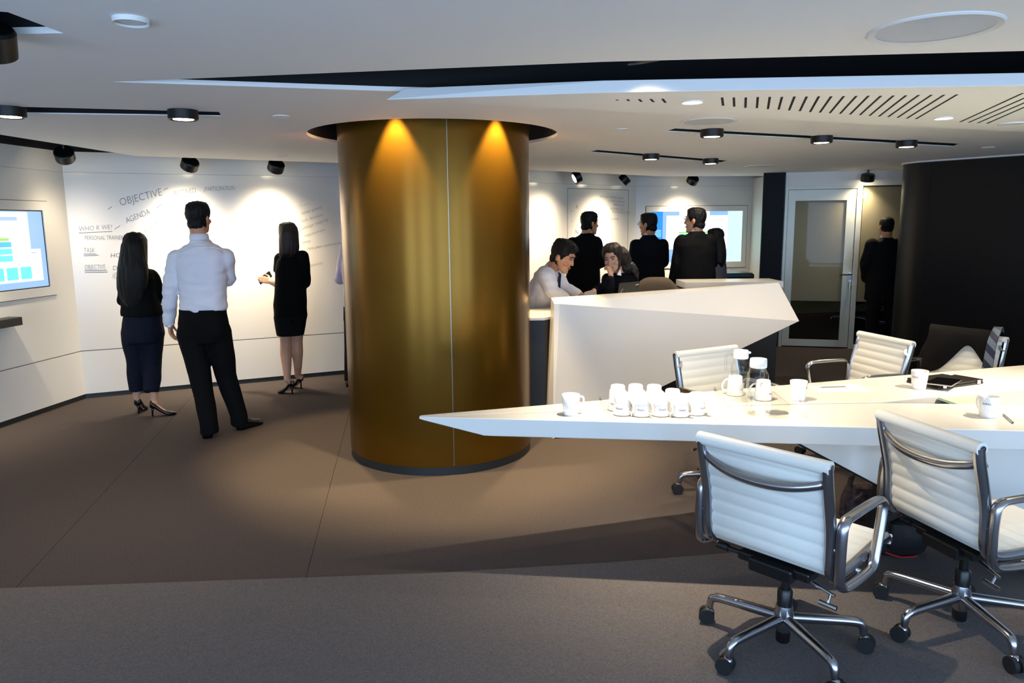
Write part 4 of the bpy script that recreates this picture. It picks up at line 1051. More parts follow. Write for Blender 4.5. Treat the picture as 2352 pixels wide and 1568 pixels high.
MB().tube(smooth_path([(bx - .10, by - .07, .30), (bx - .03, by - .09, .22), (bx + .05, by - .097, .17), (bx + .12, by - .07, .125)], 5), .005, 6).build('piping', 'bag_red', bag, smooth=True)
MB().tube(smooth_path([(bx + .02, by - .085, .235), (bx + .08, by - .095, .18), (bx + .125, by - .07, .12)], 5), [.006] * 5 + [.012] * 5 + [.014], 6).build('strap', 'bag_red', bag, smooth=True)
blobby([((bx + .01, by - .085, .05), .09, .02), ((bx + .01, by - .1, .1), .095, .028), ((bx, by - .095, .18), .08, .022), ((bx, by - .085, .2), .04, .01)]).build('front_pocket', 'bag_black', bag, smooth=True)
f0 = P(1985, 1215, 0.0)
fb = empty('handbag', (f0.x + .02, f0.y + .05, 0), 'patterned maroon and grey handbag on the carpet behind the backpack', 'bag')
blobby([((f0.x + .04, f0.y + .10, .001), .10, .06), ((f0.x + .04, f0.y + .10, .03), .125, .08), ((f0.x + .04, f0.y + .10, .13), .12, .075), ((f0.x + .04, f0.y + .10, .20), .10, .05), ((f0.x + .04, f0.y + .10, .215), .06, .02)]).build('body', 'bag_floral', fb, smooth=True)
MB().tube(smooth_path([(f0.x - .05, f0.y + .10, .18), (f0.x - .03, f0.y + .09, .28), (f0.x + .04, f0.y + .09, .32), (f0.x + .11, f0.y + .09, .28), (f0.x + .13, f0.y + .10, .18)], 5), .011, 8, flat=(1, 1.8)).build('handle', 'bag_floral', fb, smooth=True)
# dark chair in the glazed room
gc = make_chair('dark office chair seen through the clear strip of the glass door', None, 'office_chair', 'black_plastic')
p = P(1930, 748, 0.0); place(gc, p.x + .22, p.y + .1, 200)
gc2 = copy_tree(gc); gc2['label'] = 'dark office chair seen between the legs of the man at the glass panel'; place(gc2, 5.55, 10.6, 240)
# ================================================================== people
def remeshed(mb, voxel, smooth_it=6, wr=0.0, wscale=14.0, seed=0.0, wdir=(1, 1, 1)):
    me = mb.mesh('tmp'); o = bpy.data.objects.new('tmp', me); COL.objects.link(o)
    r = o.modifiers.new('r', 'REMESH'); r.mode = 'VOXEL'; r.voxel_size = voxel
    if smooth_it:
        s = o.modifiers.new('s', 'SMOOTH'); s.iterations = smooth_it; s.factor = 0.5
    dg = bpy.context.evaluated_depsgraph_get(); dg.update()
    out = bpy.data.meshes.new_from_object(o.evaluated_get(dg)); bpy.data.objects.remove(o); bpy.data.meshes.remove(me)
    out.materials.clear()
    if wr:
        ns = [v.normal.copy() for v in out.vertices]
        for v, n in zip(out.vertices, ns):
            q = Vector((v.co.x * wdir[0], v.co.y * wdir[1], v.co.z * wdir[2])) * wscale + Vector((seed, seed * 2, 0))
            v.co += n * (noise.noise(q) * wr)
    return out
HEADR = [(-.118, .012, .070, .045), (-.112, .026, .080, .038), (-.098, .042, .088, .022), (-.075, .055, .089, -.012), (-.05, .062, .090, -.048), (-.02, .068, .090, -.075), (.01, .072, .089, -.090), (.04, .0745, .091, -.098), (.07, .071, .084, -.094), (.095, .058, .064, -.076), (.110, .036, .036, -.046), (.1175, .010, .004, -.016)]
class Head:
    def __init__(s, c, yaw=0, pitch=0, roll=0, scale=1.0):
        # yaw: degrees clockwise from +Y (away from the camera); pitch: + looks down
        R = Matrix.Rotation(math.radians(-yaw), 3, 'Z') @ Matrix.Rotation(math.radians(-pitch), 3, 'X') @ Matrix.Rotation(math.radians(roll), 3, 'Y')
        s.c = Vector(c); s.R = R; s.k = scale
    def __call__(s, x, y, z): return s.c + s.R @ (Vector((x, y, z)) * s.k)
    def ax(s): return (s.R.col[0].copy(), s.R.col[1].copy(), s.R.col[2].copy())
    def rings(s, th, n=28):
        out = []
        for z, w, yf, yb in HEADR:
            r = []
            cy, hd = (yf + yb) / 2, (yf - yb) / 2
            for j in range(n):
                a = 2 * math.pi * j / n; x, y = w * math.cos(a), cy + hd * math.sin(a)
                t = th(x, .095 * math.sin(a) - .004, z); nx_, ny_ = math.cos(a), math.sin(a)
                zz = z + (t * 0.9 if z > .085 else (t * .35 if z > .05 else 0))
                r.append(s(x + nx_ * t, y + ny_ * t, zz))
            out.append(r)
        return out
    def skull(s, mb):
        mb.loft(s.rings(lambda x, y, z: 0.0))
        mb.cone(s(0, .088, .022), s(0, .104, -.016), .010 * s.k, .014 * s.k); mb.ell(s(0, .098, -.02), (.017 * s.k, .011 * s.k, .009 * s.k), s.ax())
        mb.ell(s(0, .086, -.055), (.026 * s.k, .011 * s.k, .013 * s.k), s.ax()); mb.ell(s(0, .082, -.100), (.02 * s.k, .014 * s.k, .014 * s.k), s.ax())
        mb.ell(s(0, .080, .044), (.052 * s.k, .016 * s.k, .010 * s.k), s.ax())
        for e in (-1, 1):
            mb.ell(s(e * .076, -.008, .0), (.011 * s.k, .019 * s.k, .031 * s.k), s.ax()); mb.ell(s(e * .045, .068, -.02), (.02 * s.k, .02 * s.k, .02 * s.k), s.ax())
        return mb
    def hairline(s, y, style):
        if style == 'short':
            pts = [(.12, .074), (.07, .070), (.045, .03), (.02, -.005), (0.0, .02), (-.02, .01), (-.035, -.06), (-.12, -.092)]
        elif style == 'buzz':
            pts = [(.12, .074), (.07, .070), (.045, .03), (.02, .0), (0.0, .02), (-.02, .015), (-.035, -.05), (-.12, -.075)]
        else:
            pts = [(.12, .088), (.085, .084), (.06, .05), (.035, -.01), (.015, -.12), (-.12, -.13)]
        for (y0, z0), (y1, z1) in zip(pts, pts[1:]):
            if y1 <= y <= y0: return z1 + (z0 - z1) * (y - y1) / (y0 - y1)
        return pts[-1][1] if y < pts[-1][0] else pts[0][1]
    def hair(s, mb, style='short', th=.014, top=0.0, seed=0):
        def f(x, y, z):
            d = z - s.hairline(y, style); e = max(0.0, min(1.0, d / .02 + .3))
            t = th * e - .007 * (1 - e)
            if e > .5: t += noise.noise(Vector((x, y, z)) * 45 + Vector((seed, 0, 0))) * th * .28 + top * max(0, (z - .05) / .06)
            return t
        mb.loft(s.rings(f, 40))
        if style == 'short': mb.ell(s(0, -.052, -.036), (.064 * s.k, .050 * s.k, .050 * s.k), s.ax())
        if style == 'buzz': mb.ell(s(0, -.046, -.030), (.060 * s.k, .048 * s.k, .042 * s.k), s.ax())
        return mb
    def face(s, root, brow='hair_black', glasses=False):
        k = s.k
        for e in (-1, 1):
            MB().ell(s(e * .031, .0835, .020), (.0135 * k, .0075 * k, .0055 * k), s.ax(), 10, 6).build('eye', 'eye_white', root, smooth=True)
            MB().ell(s(e * .031, .0885, .0195), (.0062 * k, .0035 * k, .0055 * k), s.ax(), 10, 6).build('iris', 'eye_dark', root, smooth=True)
            MB().tube(smooth_path([s(e * .016, .0925, .0235), s(e * .031, .0945, .0275), s(e * .046, .086, .0225)], 3), .0022 * k, 6).build('eyelid', 'eye_dark', root, smooth=True)
            MB().tube(smooth_path([s(e * .014, .098, .043), s(e * .032, .0985, .0475), s(e * .052, .084, .042)], 3), [.0035 * k] * 6 + [.002 * k], 6).build('eyebrow', brow, root, smooth=True)
        for dz, r_ in ((-.0515, .0042), (-.0595, .005)):
            MB().tube(smooth_path([s(-.022, .0895, -.0555), s(0, .0985, dz), s(.022, .0895, -.0555)], 3), [.0015 * k] + [r_ * k] * 5 + [.0015 * k], 6).build('lip', 'lip', root, smooth=True)
        if glasses:
            g = MB()
            for e in (-1, 1):
                lp_ = [s(e * .034 + .021 * math.cos(a), .108 - abs(math.cos(a) * .004), .018 + .016 * math.sin(a)) for a in [2 * math.pi * i / 14 for i in range(14)]]
                g.tube(lp_, .0018 * k, 6, closed=True); g.tube([s(e * .055, .106, .022), s(e * .078, -.005, .018)], .0016 * k, 6)
            g.tube([s(-.013, .107, .02), s(.013, .107, .02)], .0018 * k, 6)
            g.build('glasses', 'black_plastic', root, smooth=True)
def hand(mb, w, d, nrm, side, curl=.5, k=1.0, thumb=1.0):
    # w wrist, d finger direction, nrm palm normal, side: direction of the thumb
    w = Vector(w); d = Vector(d).normalized(); n = Vector(nrm); n = (n - d * n.dot(d)).normalized(); t = Vector(side); t = (t - d * t.dot(d) - n * t.dot(n)).normalized()
    base = [(.030, .088, .070), (.011, .092, .080), (-.009, .088, .074), (-.027, .080, .058)]
    for i, (o, l, fl_) in enumerate(base):
        p = w + d * .012 * k + t * o * .55 * k; q = w + d * l * k + t * o * k
        mb.cone(p, q, .0125 * k, .0108 * k, 8)
        a = 0.0; cur = q
        for j, (seg, rr) in enumerate(((.46, .0092), (.30, .0083), (.24, .0074))):
            a += curl * (0.9 if j == 0 else 1.05)
            dd = d * math.cos(a) + n * math.sin(a); nx_ = cur + dd * fl_ * seg * k * 1.02
            mb.cone(cur, nx_, rr * k * 1.05, rr * k * .95, 8); cur = nx_
    p = w + d * .022 * k + t * .022 * k
    q = p + (t * .75 + d * .65 + n * .25).normalized() * .042 * k; r = q + (d * .9 + t * .25 + n * .35 * thumb).normalized() * .032 * k; e = r + (d * .85 + n * .55 * thumb - t * .1).normalized() * .024 * k
    mb.cone(p, q, .0145 * k, .0115 * k, 8); mb.cone(q, r, .0108 * k, .0095 * k, 8); mb.cone(r, e, .0092 * k, .0078 * k, 8)
def limb(mb, pts, rad, flat=False):
    for i in range(len(pts) - 1):
        if flat and i == len(pts) - 2: mb.tube([pts[i], pts[i + 1]], [rad[i], rad[i + 1]], 14); mb.ell(pts[i], rad[i], n=12, m=6)
        else: mb.cone(pts[i], pts[i + 1], rad[i], rad[i + 1], 12)
def trunk(mb, secs, yaw, n=24, k=2.4):
    # secs: (centre, half width, half depth); yaw as for the head
    a0 = math.radians(yaw); fw_ = Vector((math.sin(a0), math.cos(a0), 0)); rt_ = Vector((math.cos(a0), -math.sin(a0), 0))
    rings = []
    for c_, hw, hd in secs:
        r = []
        for j in range(n):
            a = 2 * math.pi * j / n; ca, sa = math.cos(a), math.sin(a)
            r.append(Vector(c_) + rt_ * (math.copysign(abs(ca) ** (2 / k), ca) * hw) + fw_ * (math.copysign(abs(sa) ** (2 / k), sa) * hd))
        rings.append(r)
    mb.loft(rings)
def person(loc, label):
    return empty('person', loc, label, 'person')
def put(root, name, me, m, label=None):
    o = obj(name, me, m, root, smooth=True, ang=180)
    if label: o['label'] = label
    return o
def shoe(root, heel, toe, k=1.0, z0=0.0):
    heel, toe = Vector(heel), Vector(toe); d = (toe - heel).normalized(); s = Vector((d.y, -d.x, 0)); L = (toe - heel).length; up = Vector((0, 0, 1))
    mb = MB(); rings = []
    for t, w, h in ((0.0, .020, .055), (.04, .034, .075), (.2, .038, .088), (.38, .036, .085), (.55, .043, .062), (.75, .049, .050), (.9, .042, .042), (1.0, .018, .028)):
        c = heel + d * L * t
        rings.append([c + s * w * k * x + up * (z0 + h * z) for x, z in ((-1, .02), (-1, .45), (-.7, .85), (0, 1.0), (.7, .85), (1, .45), (1, .02), (0, 0.01))])
    mb.loft(rings); return put(root, 'shoe', mb.mesh('shoe'), 'shoe_black')
def pump(root, heel, toe, hz=.085):
    heel, toe = Vector(heel), Vector(toe); d = (toe - heel).normalized(); s = Vector((d.y, -d.x, 0)); L = (toe - heel).length; up = Vector((0, 0, 1))
    mb = MB(); rings = []
    for t, w, zb, h in ((0.0, .018, hz, .040), (.05, .029, hz, .052), (.2, .031, hz * .86, .046), (.42, .028, hz * .42, .034), (.62, .037, .012, .030), (.78, .038, .004, .030), (.92, .025, .004, .024), (1.0, .006, .004, .012)):
        c = heel + d * L * t
        rings.append([c + s * w * x + up * (zb + h * z) for x, z in ((-1, 0), (-1.05, .5), (-.85, 1.0), (0, .92 if t > .6 else .7), (.85, 1.0), (1.05, .5), (1, 0), (0, 0))])
    mb.loft(rings)
    h0 = heel + d * .022
    mb.tube([h0 + up * hz, h0 + up * hz * .55 - d * .004, h0 + up * .001 - d * .006], [.017, .008, .006], 8)
    return put(root, 'high_heel', mb.mesh('high_heel'), 'shoe_black')

# ------------------------------------------------------------------ man in the white shirt
def man_white_shirt():
    Y = 5.62
    J = lambda x, y, dy=0.0: PY(x, y, Y + dy)
    fl_, fr_ = P(478, 1003, 0), P(556, 984, 0)
    root = person((-2.27, 5.6, 0), 'man in white shirt and black trousers seen from behind, hand at his chin')
    hd = Head(J(456, 503, .03), 8, -3, 2, .98)
    nb = J(458, 548, .0); sL, sR = J(405, 594, .0), J(517, 592, .02)
    eL, wL = J(391, 662, -.02), J(389, 741, .04); eR, wR = J(524, 640, .10), J(488, 585, .28)
    hpL, hpR = J(440, 765, 0), J(500, 762, .03); kL, kR = J(459, 858, -.05), J(519, 862, .09); aL, aR = J(480, 978, fl_.y - Y - .02), J(549, 962, fr_.y - Y - .02)
    body = MB(); hd.skull(body); limb(body, [hd(0, -.03, -.06), nb, nb + Vector((0, 0, -.08))], [.058, .060, .06])
    trunk(body, [(J(468, 770), .10, .06), (J(468, 740), .145, .09), (J(468, 700), .13, .09), (J(464, 640), .155, .10), (J(462, 585), .15, .09), (J(460, 562), .08, .06)], 6)
    limb(body, [sL, eL, wL], [.045, .038, .027]); limb(body, [sR, eR, wR], [.045, .038, .027])
    hand(body, wL + Vector((0, .0, .0)), (.06, .05, -1), (1, .1, 0), (.1, 1, 0), .45)
    hand(body, wR, J(483, 540, .20) - wR, (-.3, -1, 0), (-1, 0, .3), 1.1)
    limb(body, [hpL, kL, aL, Vector((fl_.x, fl_.y, .05))], [.07, .05, .038, .03]); limb(body, [hpR, kR, aR, Vector((fr_.x, fr_.y, .05))], [.07, .05, .038, .03])
    put(root, 'body', remeshed(body, .006, 3), 'skin'); hd.face(root)
    h = MB(); hd.hair(h, 'short', .013, .006, 3)
    h.ell(hd(0, -.005, .106), (.058, .078, .026), hd.ax()); h.ell(hd(-.02, .05, .112), (.035, .03, .018), hd.ax())
    put(root, 'hair', remeshed(h, .005, 2, .004, 60, 2, (1, 1, .5)), 'hair_black')
    sh = MB()
    trunk(sh, [(J(467, 714), .172, .115), (J(467, 705), .183, .122), (J(467, 690), .178, .118), (J(466, 665), .178, .118), (J(465, 640), .186, .122), (J(463, 610), .198, .122), (J(462, 588), .202, .108), (J(461, 574), .178, .095), (J(461, 564), .130, .085), (J(460, 558), .085, .075), (J(459, 550), .062, .066)], 6, k=2.3)
    limb(sh, [sL, (sL + eL) / 2, eL, (eL + wL) / 2, wL], [.070, .062, .058, .056, .042]); limb(sh, [sR, (sR + eR) / 2, eR, (eR + wR) / 2, wR], [.072, .066, .060, .052, .036])
    s_o = put(root, 'shirt', remeshed(sh, .009, 4, .010, 12, 4, (1, 1, 1.9)), 'shirt_white')
    col = MB(); col.lathe([(.066, 0), (.071, .005), (.067, .046), (.060, .046), (.060, 0)], nb + Vector((-.004, .006, -.008)), 24, False); put(root, 'collar', col.mesh('collar'), 'shirt_white')
    st_ = MB(); st_.tube(smooth_path([J(407, 578, -.10), J(435, 569, -.12), J(465, 567, -.125), J(495, 569, -.12), J(521, 577, -.08)], 4), .004, 5); st_.build('yoke_seam', 'stitch_white', s_o)
    cf_ = MB(); cf_.tube([wL + Vector((0, 0, .035)), wL + Vector((0, 0, -.012))], [.043, .038], 14); cf_.build('cuff', 'shirt_white', root, smooth=True)
    wt = MB(); wt.tube([wL + Vector((0, 0, -.012)), wL + Vector((0, 0, -.028))], .034, 16); wt.build('wristwatch', 'silver', root, smooth=True)
    tr = MB()
    trunk(tr, [(J(470, 786), .14, .10), (J(468, 765), .186, .118), (J(467, 742), .192, .122), (J(466, 722), .178, .116), (J(466, 709), .170, .112)], 6)
    limb(tr, [hpL + Vector((-.005, 0, 0)), kL, aL + Vector((0, 0, .03)), Vector((fl_.x + .02, fl_.y - .01, .035))], [.106, .083, .068, .068], True); limb(tr, [hpR, kR, aR + Vector((0, 0, .03)), Vector((fr_.x - .015, fr_.y - .01, .035))], [.106, .083, .066, .066], True)
    put(root, 'trousers', remeshed(tr, .01, 5, .006, 10, 1, (1, 1, .6)), 'trouser_black')
    bl = MB(); trunk(bl, [(J(466, 716), .178, .118), (J(466, 709), .177, .117)], 6); bl.build('belt', 'trouser_black', root)
    shoe(root, fl_ + Vector((.02, -.05, 0)), fl_ + Vector((-.09, .18, 0))); shoe(root, fr_ + Vector((-.01, -.05, 0)), fr_ + Vector((.10, .17, 0)))
man_white_shirt()

# ------------------------------------------------------------------ woman with long hair, navy trousers
def woman_navy():
    Y = 6.22
    J = lambda x, y, dy=0.0: PY(x, y, Y + dy)
    hl, hr = P(318, 951, 0), P(346, 957, 0)
    root = person((hl.x + .05, hl.y + .05, 0), 'woman with long black hair in black top and navy trousers, arms folded')
    hd = Head(J(312, 569, .02), 14, 4, 0, .92)
    nb = J(314, 608, 0); sL, sR = J(291, 632, 0), J(347, 634, .03)
    eL, eR = J(283, 690, .03), J(367, 684, .10); wL, wR = J(340, 690, .20), J(318, 682, .2)
    hpL, hpR = J(308, 762, 0), J(348, 764, .02); kL, kR = J(312, 835, .01), J(350, 838, .03); aL, aR = J(314, 912, hl.y - Y + .02), J(355, 926, hr.y - Y + .05)
    body = MB(); hd.skull(body); limb(body, [hd(0, -.03, -.06), nb, nb + Vector((0, 0, -.06))], [.048, .05, .055])
    trunk(body, [(J(328, 770), .10, .06), (J(328, 750), .13, .09), (J(324, 705), .11, .08), (J(318, 655), .125, .09), (J(317, 632), .10, .07)], 10)
    limb(body, [sL, eL, wL], [.035, .03, .024]); limb(body, [sR, eR, wR], [.035, .03, .024]); hand(body, wL, (1, .2, .1), (0, -1, 0), (0, .2, 1), .5, .9); hand(body, wR, (-1, .2, .1), (0, -1, 0), (0, .2, 1), .5, .9)
    fL = hl + Vector((.0, .03, .105)); fR = hr + Vector((.03, .012, .105))
    limb(body, [hpL, kL, aL, fL], [.07, .05, .030, .024]); limb(body, [hpR, kR, aR, fR], [.07, .05, .030, .024])
    limb(body, [fL, hl + Vector((-.01, .12, .022))], [.022, .012]); limb(body, [fR, hr + Vector((.12, .045, .022))], [.022, .012])
    put(root, 'body', remeshed(body, .006, 3), 'skin_fair'); hd.face(root)
    h = MB(); hd.hair(h, 'long', .020, .004, 5)
    trunk(h, [(J(310, 541, -.01), .05, .05), (J(310, 549, -.02), .082, .075), (J(309, 562, -.03), .098, .085), (J(307, 590, -.05), .108, .085), (J(305, 615, -.08), .128, .075), (J(304, 640, -.09), .135, .065), (J(302, 662, -.09), .130, .055), (J(303, 685, -.085), .105, .045), (J(306, 705, -.08), .06, .03)], 10)
    put(root, 'hair', remeshed(h, .006, 3, .006, 40, 2, (1, 1, .06)), 'hair_black')
    tp_ = MB()
    trunk(tp_, [(J(327, 724), .172, .125), (J(326, 712), .172, .122), (J(322, 690), .150, .11), (J(319, 665), .145, .105), (J(318, 640), .150, .10), (J(317, 626), .135, .085), (J(316, 614), .07, .06)], 10)
    limb(tp_, [sL, eL, wL], [.062, .052, .042]); limb(tp_, [sR, J(360, 660, .06), eR, wR], [.062, .056, .052, .042])
    put(root, 'top', remeshed(tp_, .009, 5, .006, 14, 7), 'top_black')
    tr = MB()
    trunk(tr, [(J(329, 785), .16, .115), (J(329, 765), .178, .125), (J(328, 745), .172, .122), (J(327, 722), .155, .112)], 10)
    limb(tr, [hpL + Vector((-.01, 0, 0)), kL, J(314, 897, hl.y - Y + .02)], [.098, .077, .062], True); limb(tr, [hpR, kR, J(348, 900, hr.y - Y + .04)], [.098, .077, .064], True)
    put(root, 'trousers', remeshed(tr, .009, 5, .008, 12, 3, (1, 1, .7)), 'trouser_navy')
    pump(root, hl, hl + Vector((-.04, .20, 0))); pump(root, hr, hr + Vector((.19, .075, 0)))
woman_navy()

# ------------------------------------------------------------------ woman in the black dress with a phone
def woman_dress():
    Y = 7.0
    J = lambda x, y, dy=0.0: PY(x, y, Y + dy)
    h1, h2 = P(675, 905, 0), P(695, 893, 0)
    root = person((h1.x, h1.y + .05, 0), 'woman in short black dress and heels holding a phone at the whiteboard')
    hd = Head(J(662, 541, 0), -22, 6, 0, .92)
    nb = J(669, 577, 0); sL, sR = J(645, 594, .02), J(694, 590, -.02)
    eL, wL = J(647, 655, .03), J(621, 647, .12); eR, wR = J(702, 650, .06), J(668, 655, .2)
    hpL, hpR = J(657, 715, 0), J(683, 713, .0); kL, kR = J(657, 786, .0), J(682, 782, .05); aL, aR = J(660, 872, h1.y - Y), J(684, 862, h2.y - Y)
    body = MB(); hd.skull(body); limb(body, [hd(0, -.03, -.06), nb, nb + Vector((0, 0, -.06))], [.046, .05, .055])
    trunk(body, [(J(668, 745), .09, .08), (J(668, 715), .13, .10), (J(668, 670), .11, .085), (J(669, 625), .125, .09), (J(669, 598), .10, .07)], -18)
    limb(body, [sL, eL], [.042, .040]); limb(body, [eL, (eL + wL) / 2, wL], [.041, .036, .025]); limb(body, [sR, eR, wR], [.04, .035, .025])
    A = (J(627, 637, .15) - J(601, 655, .15)).normalized(); N = Vector((.25, -.75, .6)); N = (N - A * N.dot(A)).normalized(); B = N.cross(A)
    hdir = (J(606, 644, .2) - wL); hdir = (hdir - N * hdir.dot(N)).normalized()
    hand(body, wL, hdir, -N, (.3, .2, 1), .10, .92, 0.0)
    hand(body, wR, (-1, .2, 0), (0, -.3, 1), (0, 1, 0), .5, .9)
    f1 = h1 + Vector((-.02, .0, .11)); f2 = h2 + Vector((-.02, .0, .11))
    limb(body, [hpL, kL, J(657, 812, 0), J(659, 845, (h1.y - Y) * .5), aL, f1, h1 + Vector((-.10, .035, .022))], [.08, .056, .057, .043, .031, .024, .012])
    limb(body, [hpR, kR, J(683, 808, .05), J(684, 838, (h2.y - Y) * .5), aR, f2, h2 + Vector((-.10, .05, .022))], [.08, .055, .056, .042, .031, .024, .012])
    put(root, 'body', remeshed(body, .006, 3), 'skin_fair'); hd.face(root)
    h = MB(); hd.hair(h, 'long', .017, .004, 9)
    trunk(h, [(J(663, 514, -.01), .05, .05), (J(663, 521, -.02), .074, .075), (J(663, 532, -.03), .086, .085), (J(663, 550, -.04), .090, .080), (J(664, 568, -.05), .092, .068), (J(663, 582, -.055), .088, .052), (J(661, 592, -.05), .07, .03)], -20)
    put(root, 'hair', remeshed(h, .006, 3, .005, 40, 6, (1, 1, .06)), 'hair_brown')
    ds = MB()
    trunk(ds, [(J(667, 768), .126, .105), (J(667, 750), .138, .112), (J(667, 725), .155, .122), (J(667, 700), .155, .122), (J(667, 670), .148, .115), (J(668, 640), .142, .112), (J(669, 612), .142, .105), (J(669, 597), .130, .09), (J(669, 584), .07, .065)], -18)
    limb(ds, [sL, J(642, 625, .02)], [.062, .060], True); limb(ds, [sR, J(699, 625, .02), eR], [.066, .060, .05])
    put(root, 'dress', remeshed(ds, .009, 5, .006, 12, 11), 'top_black')
    sk = MB(); trunk(sk, [(J(667, 769.5), .127, .106), (J(667, 752), .140, .114), (J(667, 724), .1565, .1235)], -18); put(root, 'skirt', remeshed(sk, .009, 2), 'skirt_dark')
    pump(root, h1, h1 + Vector((-.17, .06, 0))); pump(root, h2, h2 + Vector((-.16, .08, 0)))
    ph_c = wL + hdir * .085 - N * .024 + B * .022 * (1 if B.z > 0 else -1) + A * .015
    e = empty('phone', ph_c, 'black phone in the hand of the woman in the black dress', 'phone')
    MB().box(ph_c, (.145, .07, .009), (A, B, N)).build('body', 'phone_black', e, bevel=.004); MB().box(ph_c + N * .0047, (.135, .062, .0008), (A, B, N)).build('display', 'screen_bezel', e)
woman_dress()

# ------------------------------------------------------------------ a person half hidden behind the column
def man_hidden():
    Y = 7.35
    J = lambda x, y, dy=0.0: PY(x, y, Y + dy)
    f1, f2 = P(806, 886, 0), P(846, 886, 0)
    root = person((f1.x + .08, f1.y, 0), 'man in a lilac shirt almost hidden behind the bronze column')
    hd = Head(J(826, 506, 0), 0, 0, 0, 1.0); nb = J(826, 545); sL, sR = J(796, 572), J(858, 572); eL, wL = J(781, 640, .05), J(800, 615, .22); eR, wR = J(870, 640, .05), J(850, 615, .2)
    body = MB(); hd.skull(body); limb(body, [hd(0, -.03, -.06), nb], [.055, .06])
    trunk(body, [(J(827, 740), .12, .09), (J(827, 690), .12, .09), (J(827, 600), .15, .10), (J(827, 570), .12, .07)], 0)
    limb(body, [sL, eL, wL], [.045, .04, .03]); limb(body, [sR, eR, wR], [.045, .04, .03]); hand(body, wL, (.3, .3, 1), (0, -1, 0), (-1, 0, 0), .6); hand(body, wR, (-.3, .3, 1), (0, -1, 0), (1, 0, 0), .6)
    limb(body, [J(812, 715), J(810, 800), f1 + Vector((0, 0, .08))], [.07, .05, .035]); limb(body, [J(842, 715), J(844, 800), f2 + Vector((0, 0, .08))], [.07, .05, .035])
    put(root, 'body', remeshed(body, .007, 3), 'skin'); hd.face(root)
    h = MB(); hd.hair(h, 'short', .014); put(root, 'hair', remeshed(h, .006, 2), 'hair_black')
    sh = MB(); trunk(sh, [(J(827, 705), .165, .115), (J(827, 660), .165, .115), (J(827, 600), .18, .12), (J(827, 570), .15, .09), (J(826, 552), .07, .065)], 0); limb(sh, [sL, eL, wL], [.072, .058, .042]); limb(sh, [sR, eR, wR], [.072, .058, .042])
    put(root, 'shirt', remeshed(sh, .01, 5, .006, 14, 5), 'shirt_lilac')
    tr = MB(); trunk(tr, [(J(827, 735), .165, .115), (J(827, 700), .165, .112)], 0); limb(tr, [J(812, 720), J(809, 800), f1 + Vector((0, 0, .05))], [.10, .08, .065], True); limb(tr, [J(842, 720), J(844, 800), f2 + Vector((0, 0, .05))], [.10, .08, .065], True)
    put(root, 'trousers', remeshed(tr, .01, 5), 'trouser_black')
    shoe(root, f1 + Vector((0, -.06, 0)), f1 + Vector((-.05, .2, 0))); shoe(root, f2 + Vector((0, -.06, 0)), f2 + Vector((.05, .2, 0)))
man_hidden()

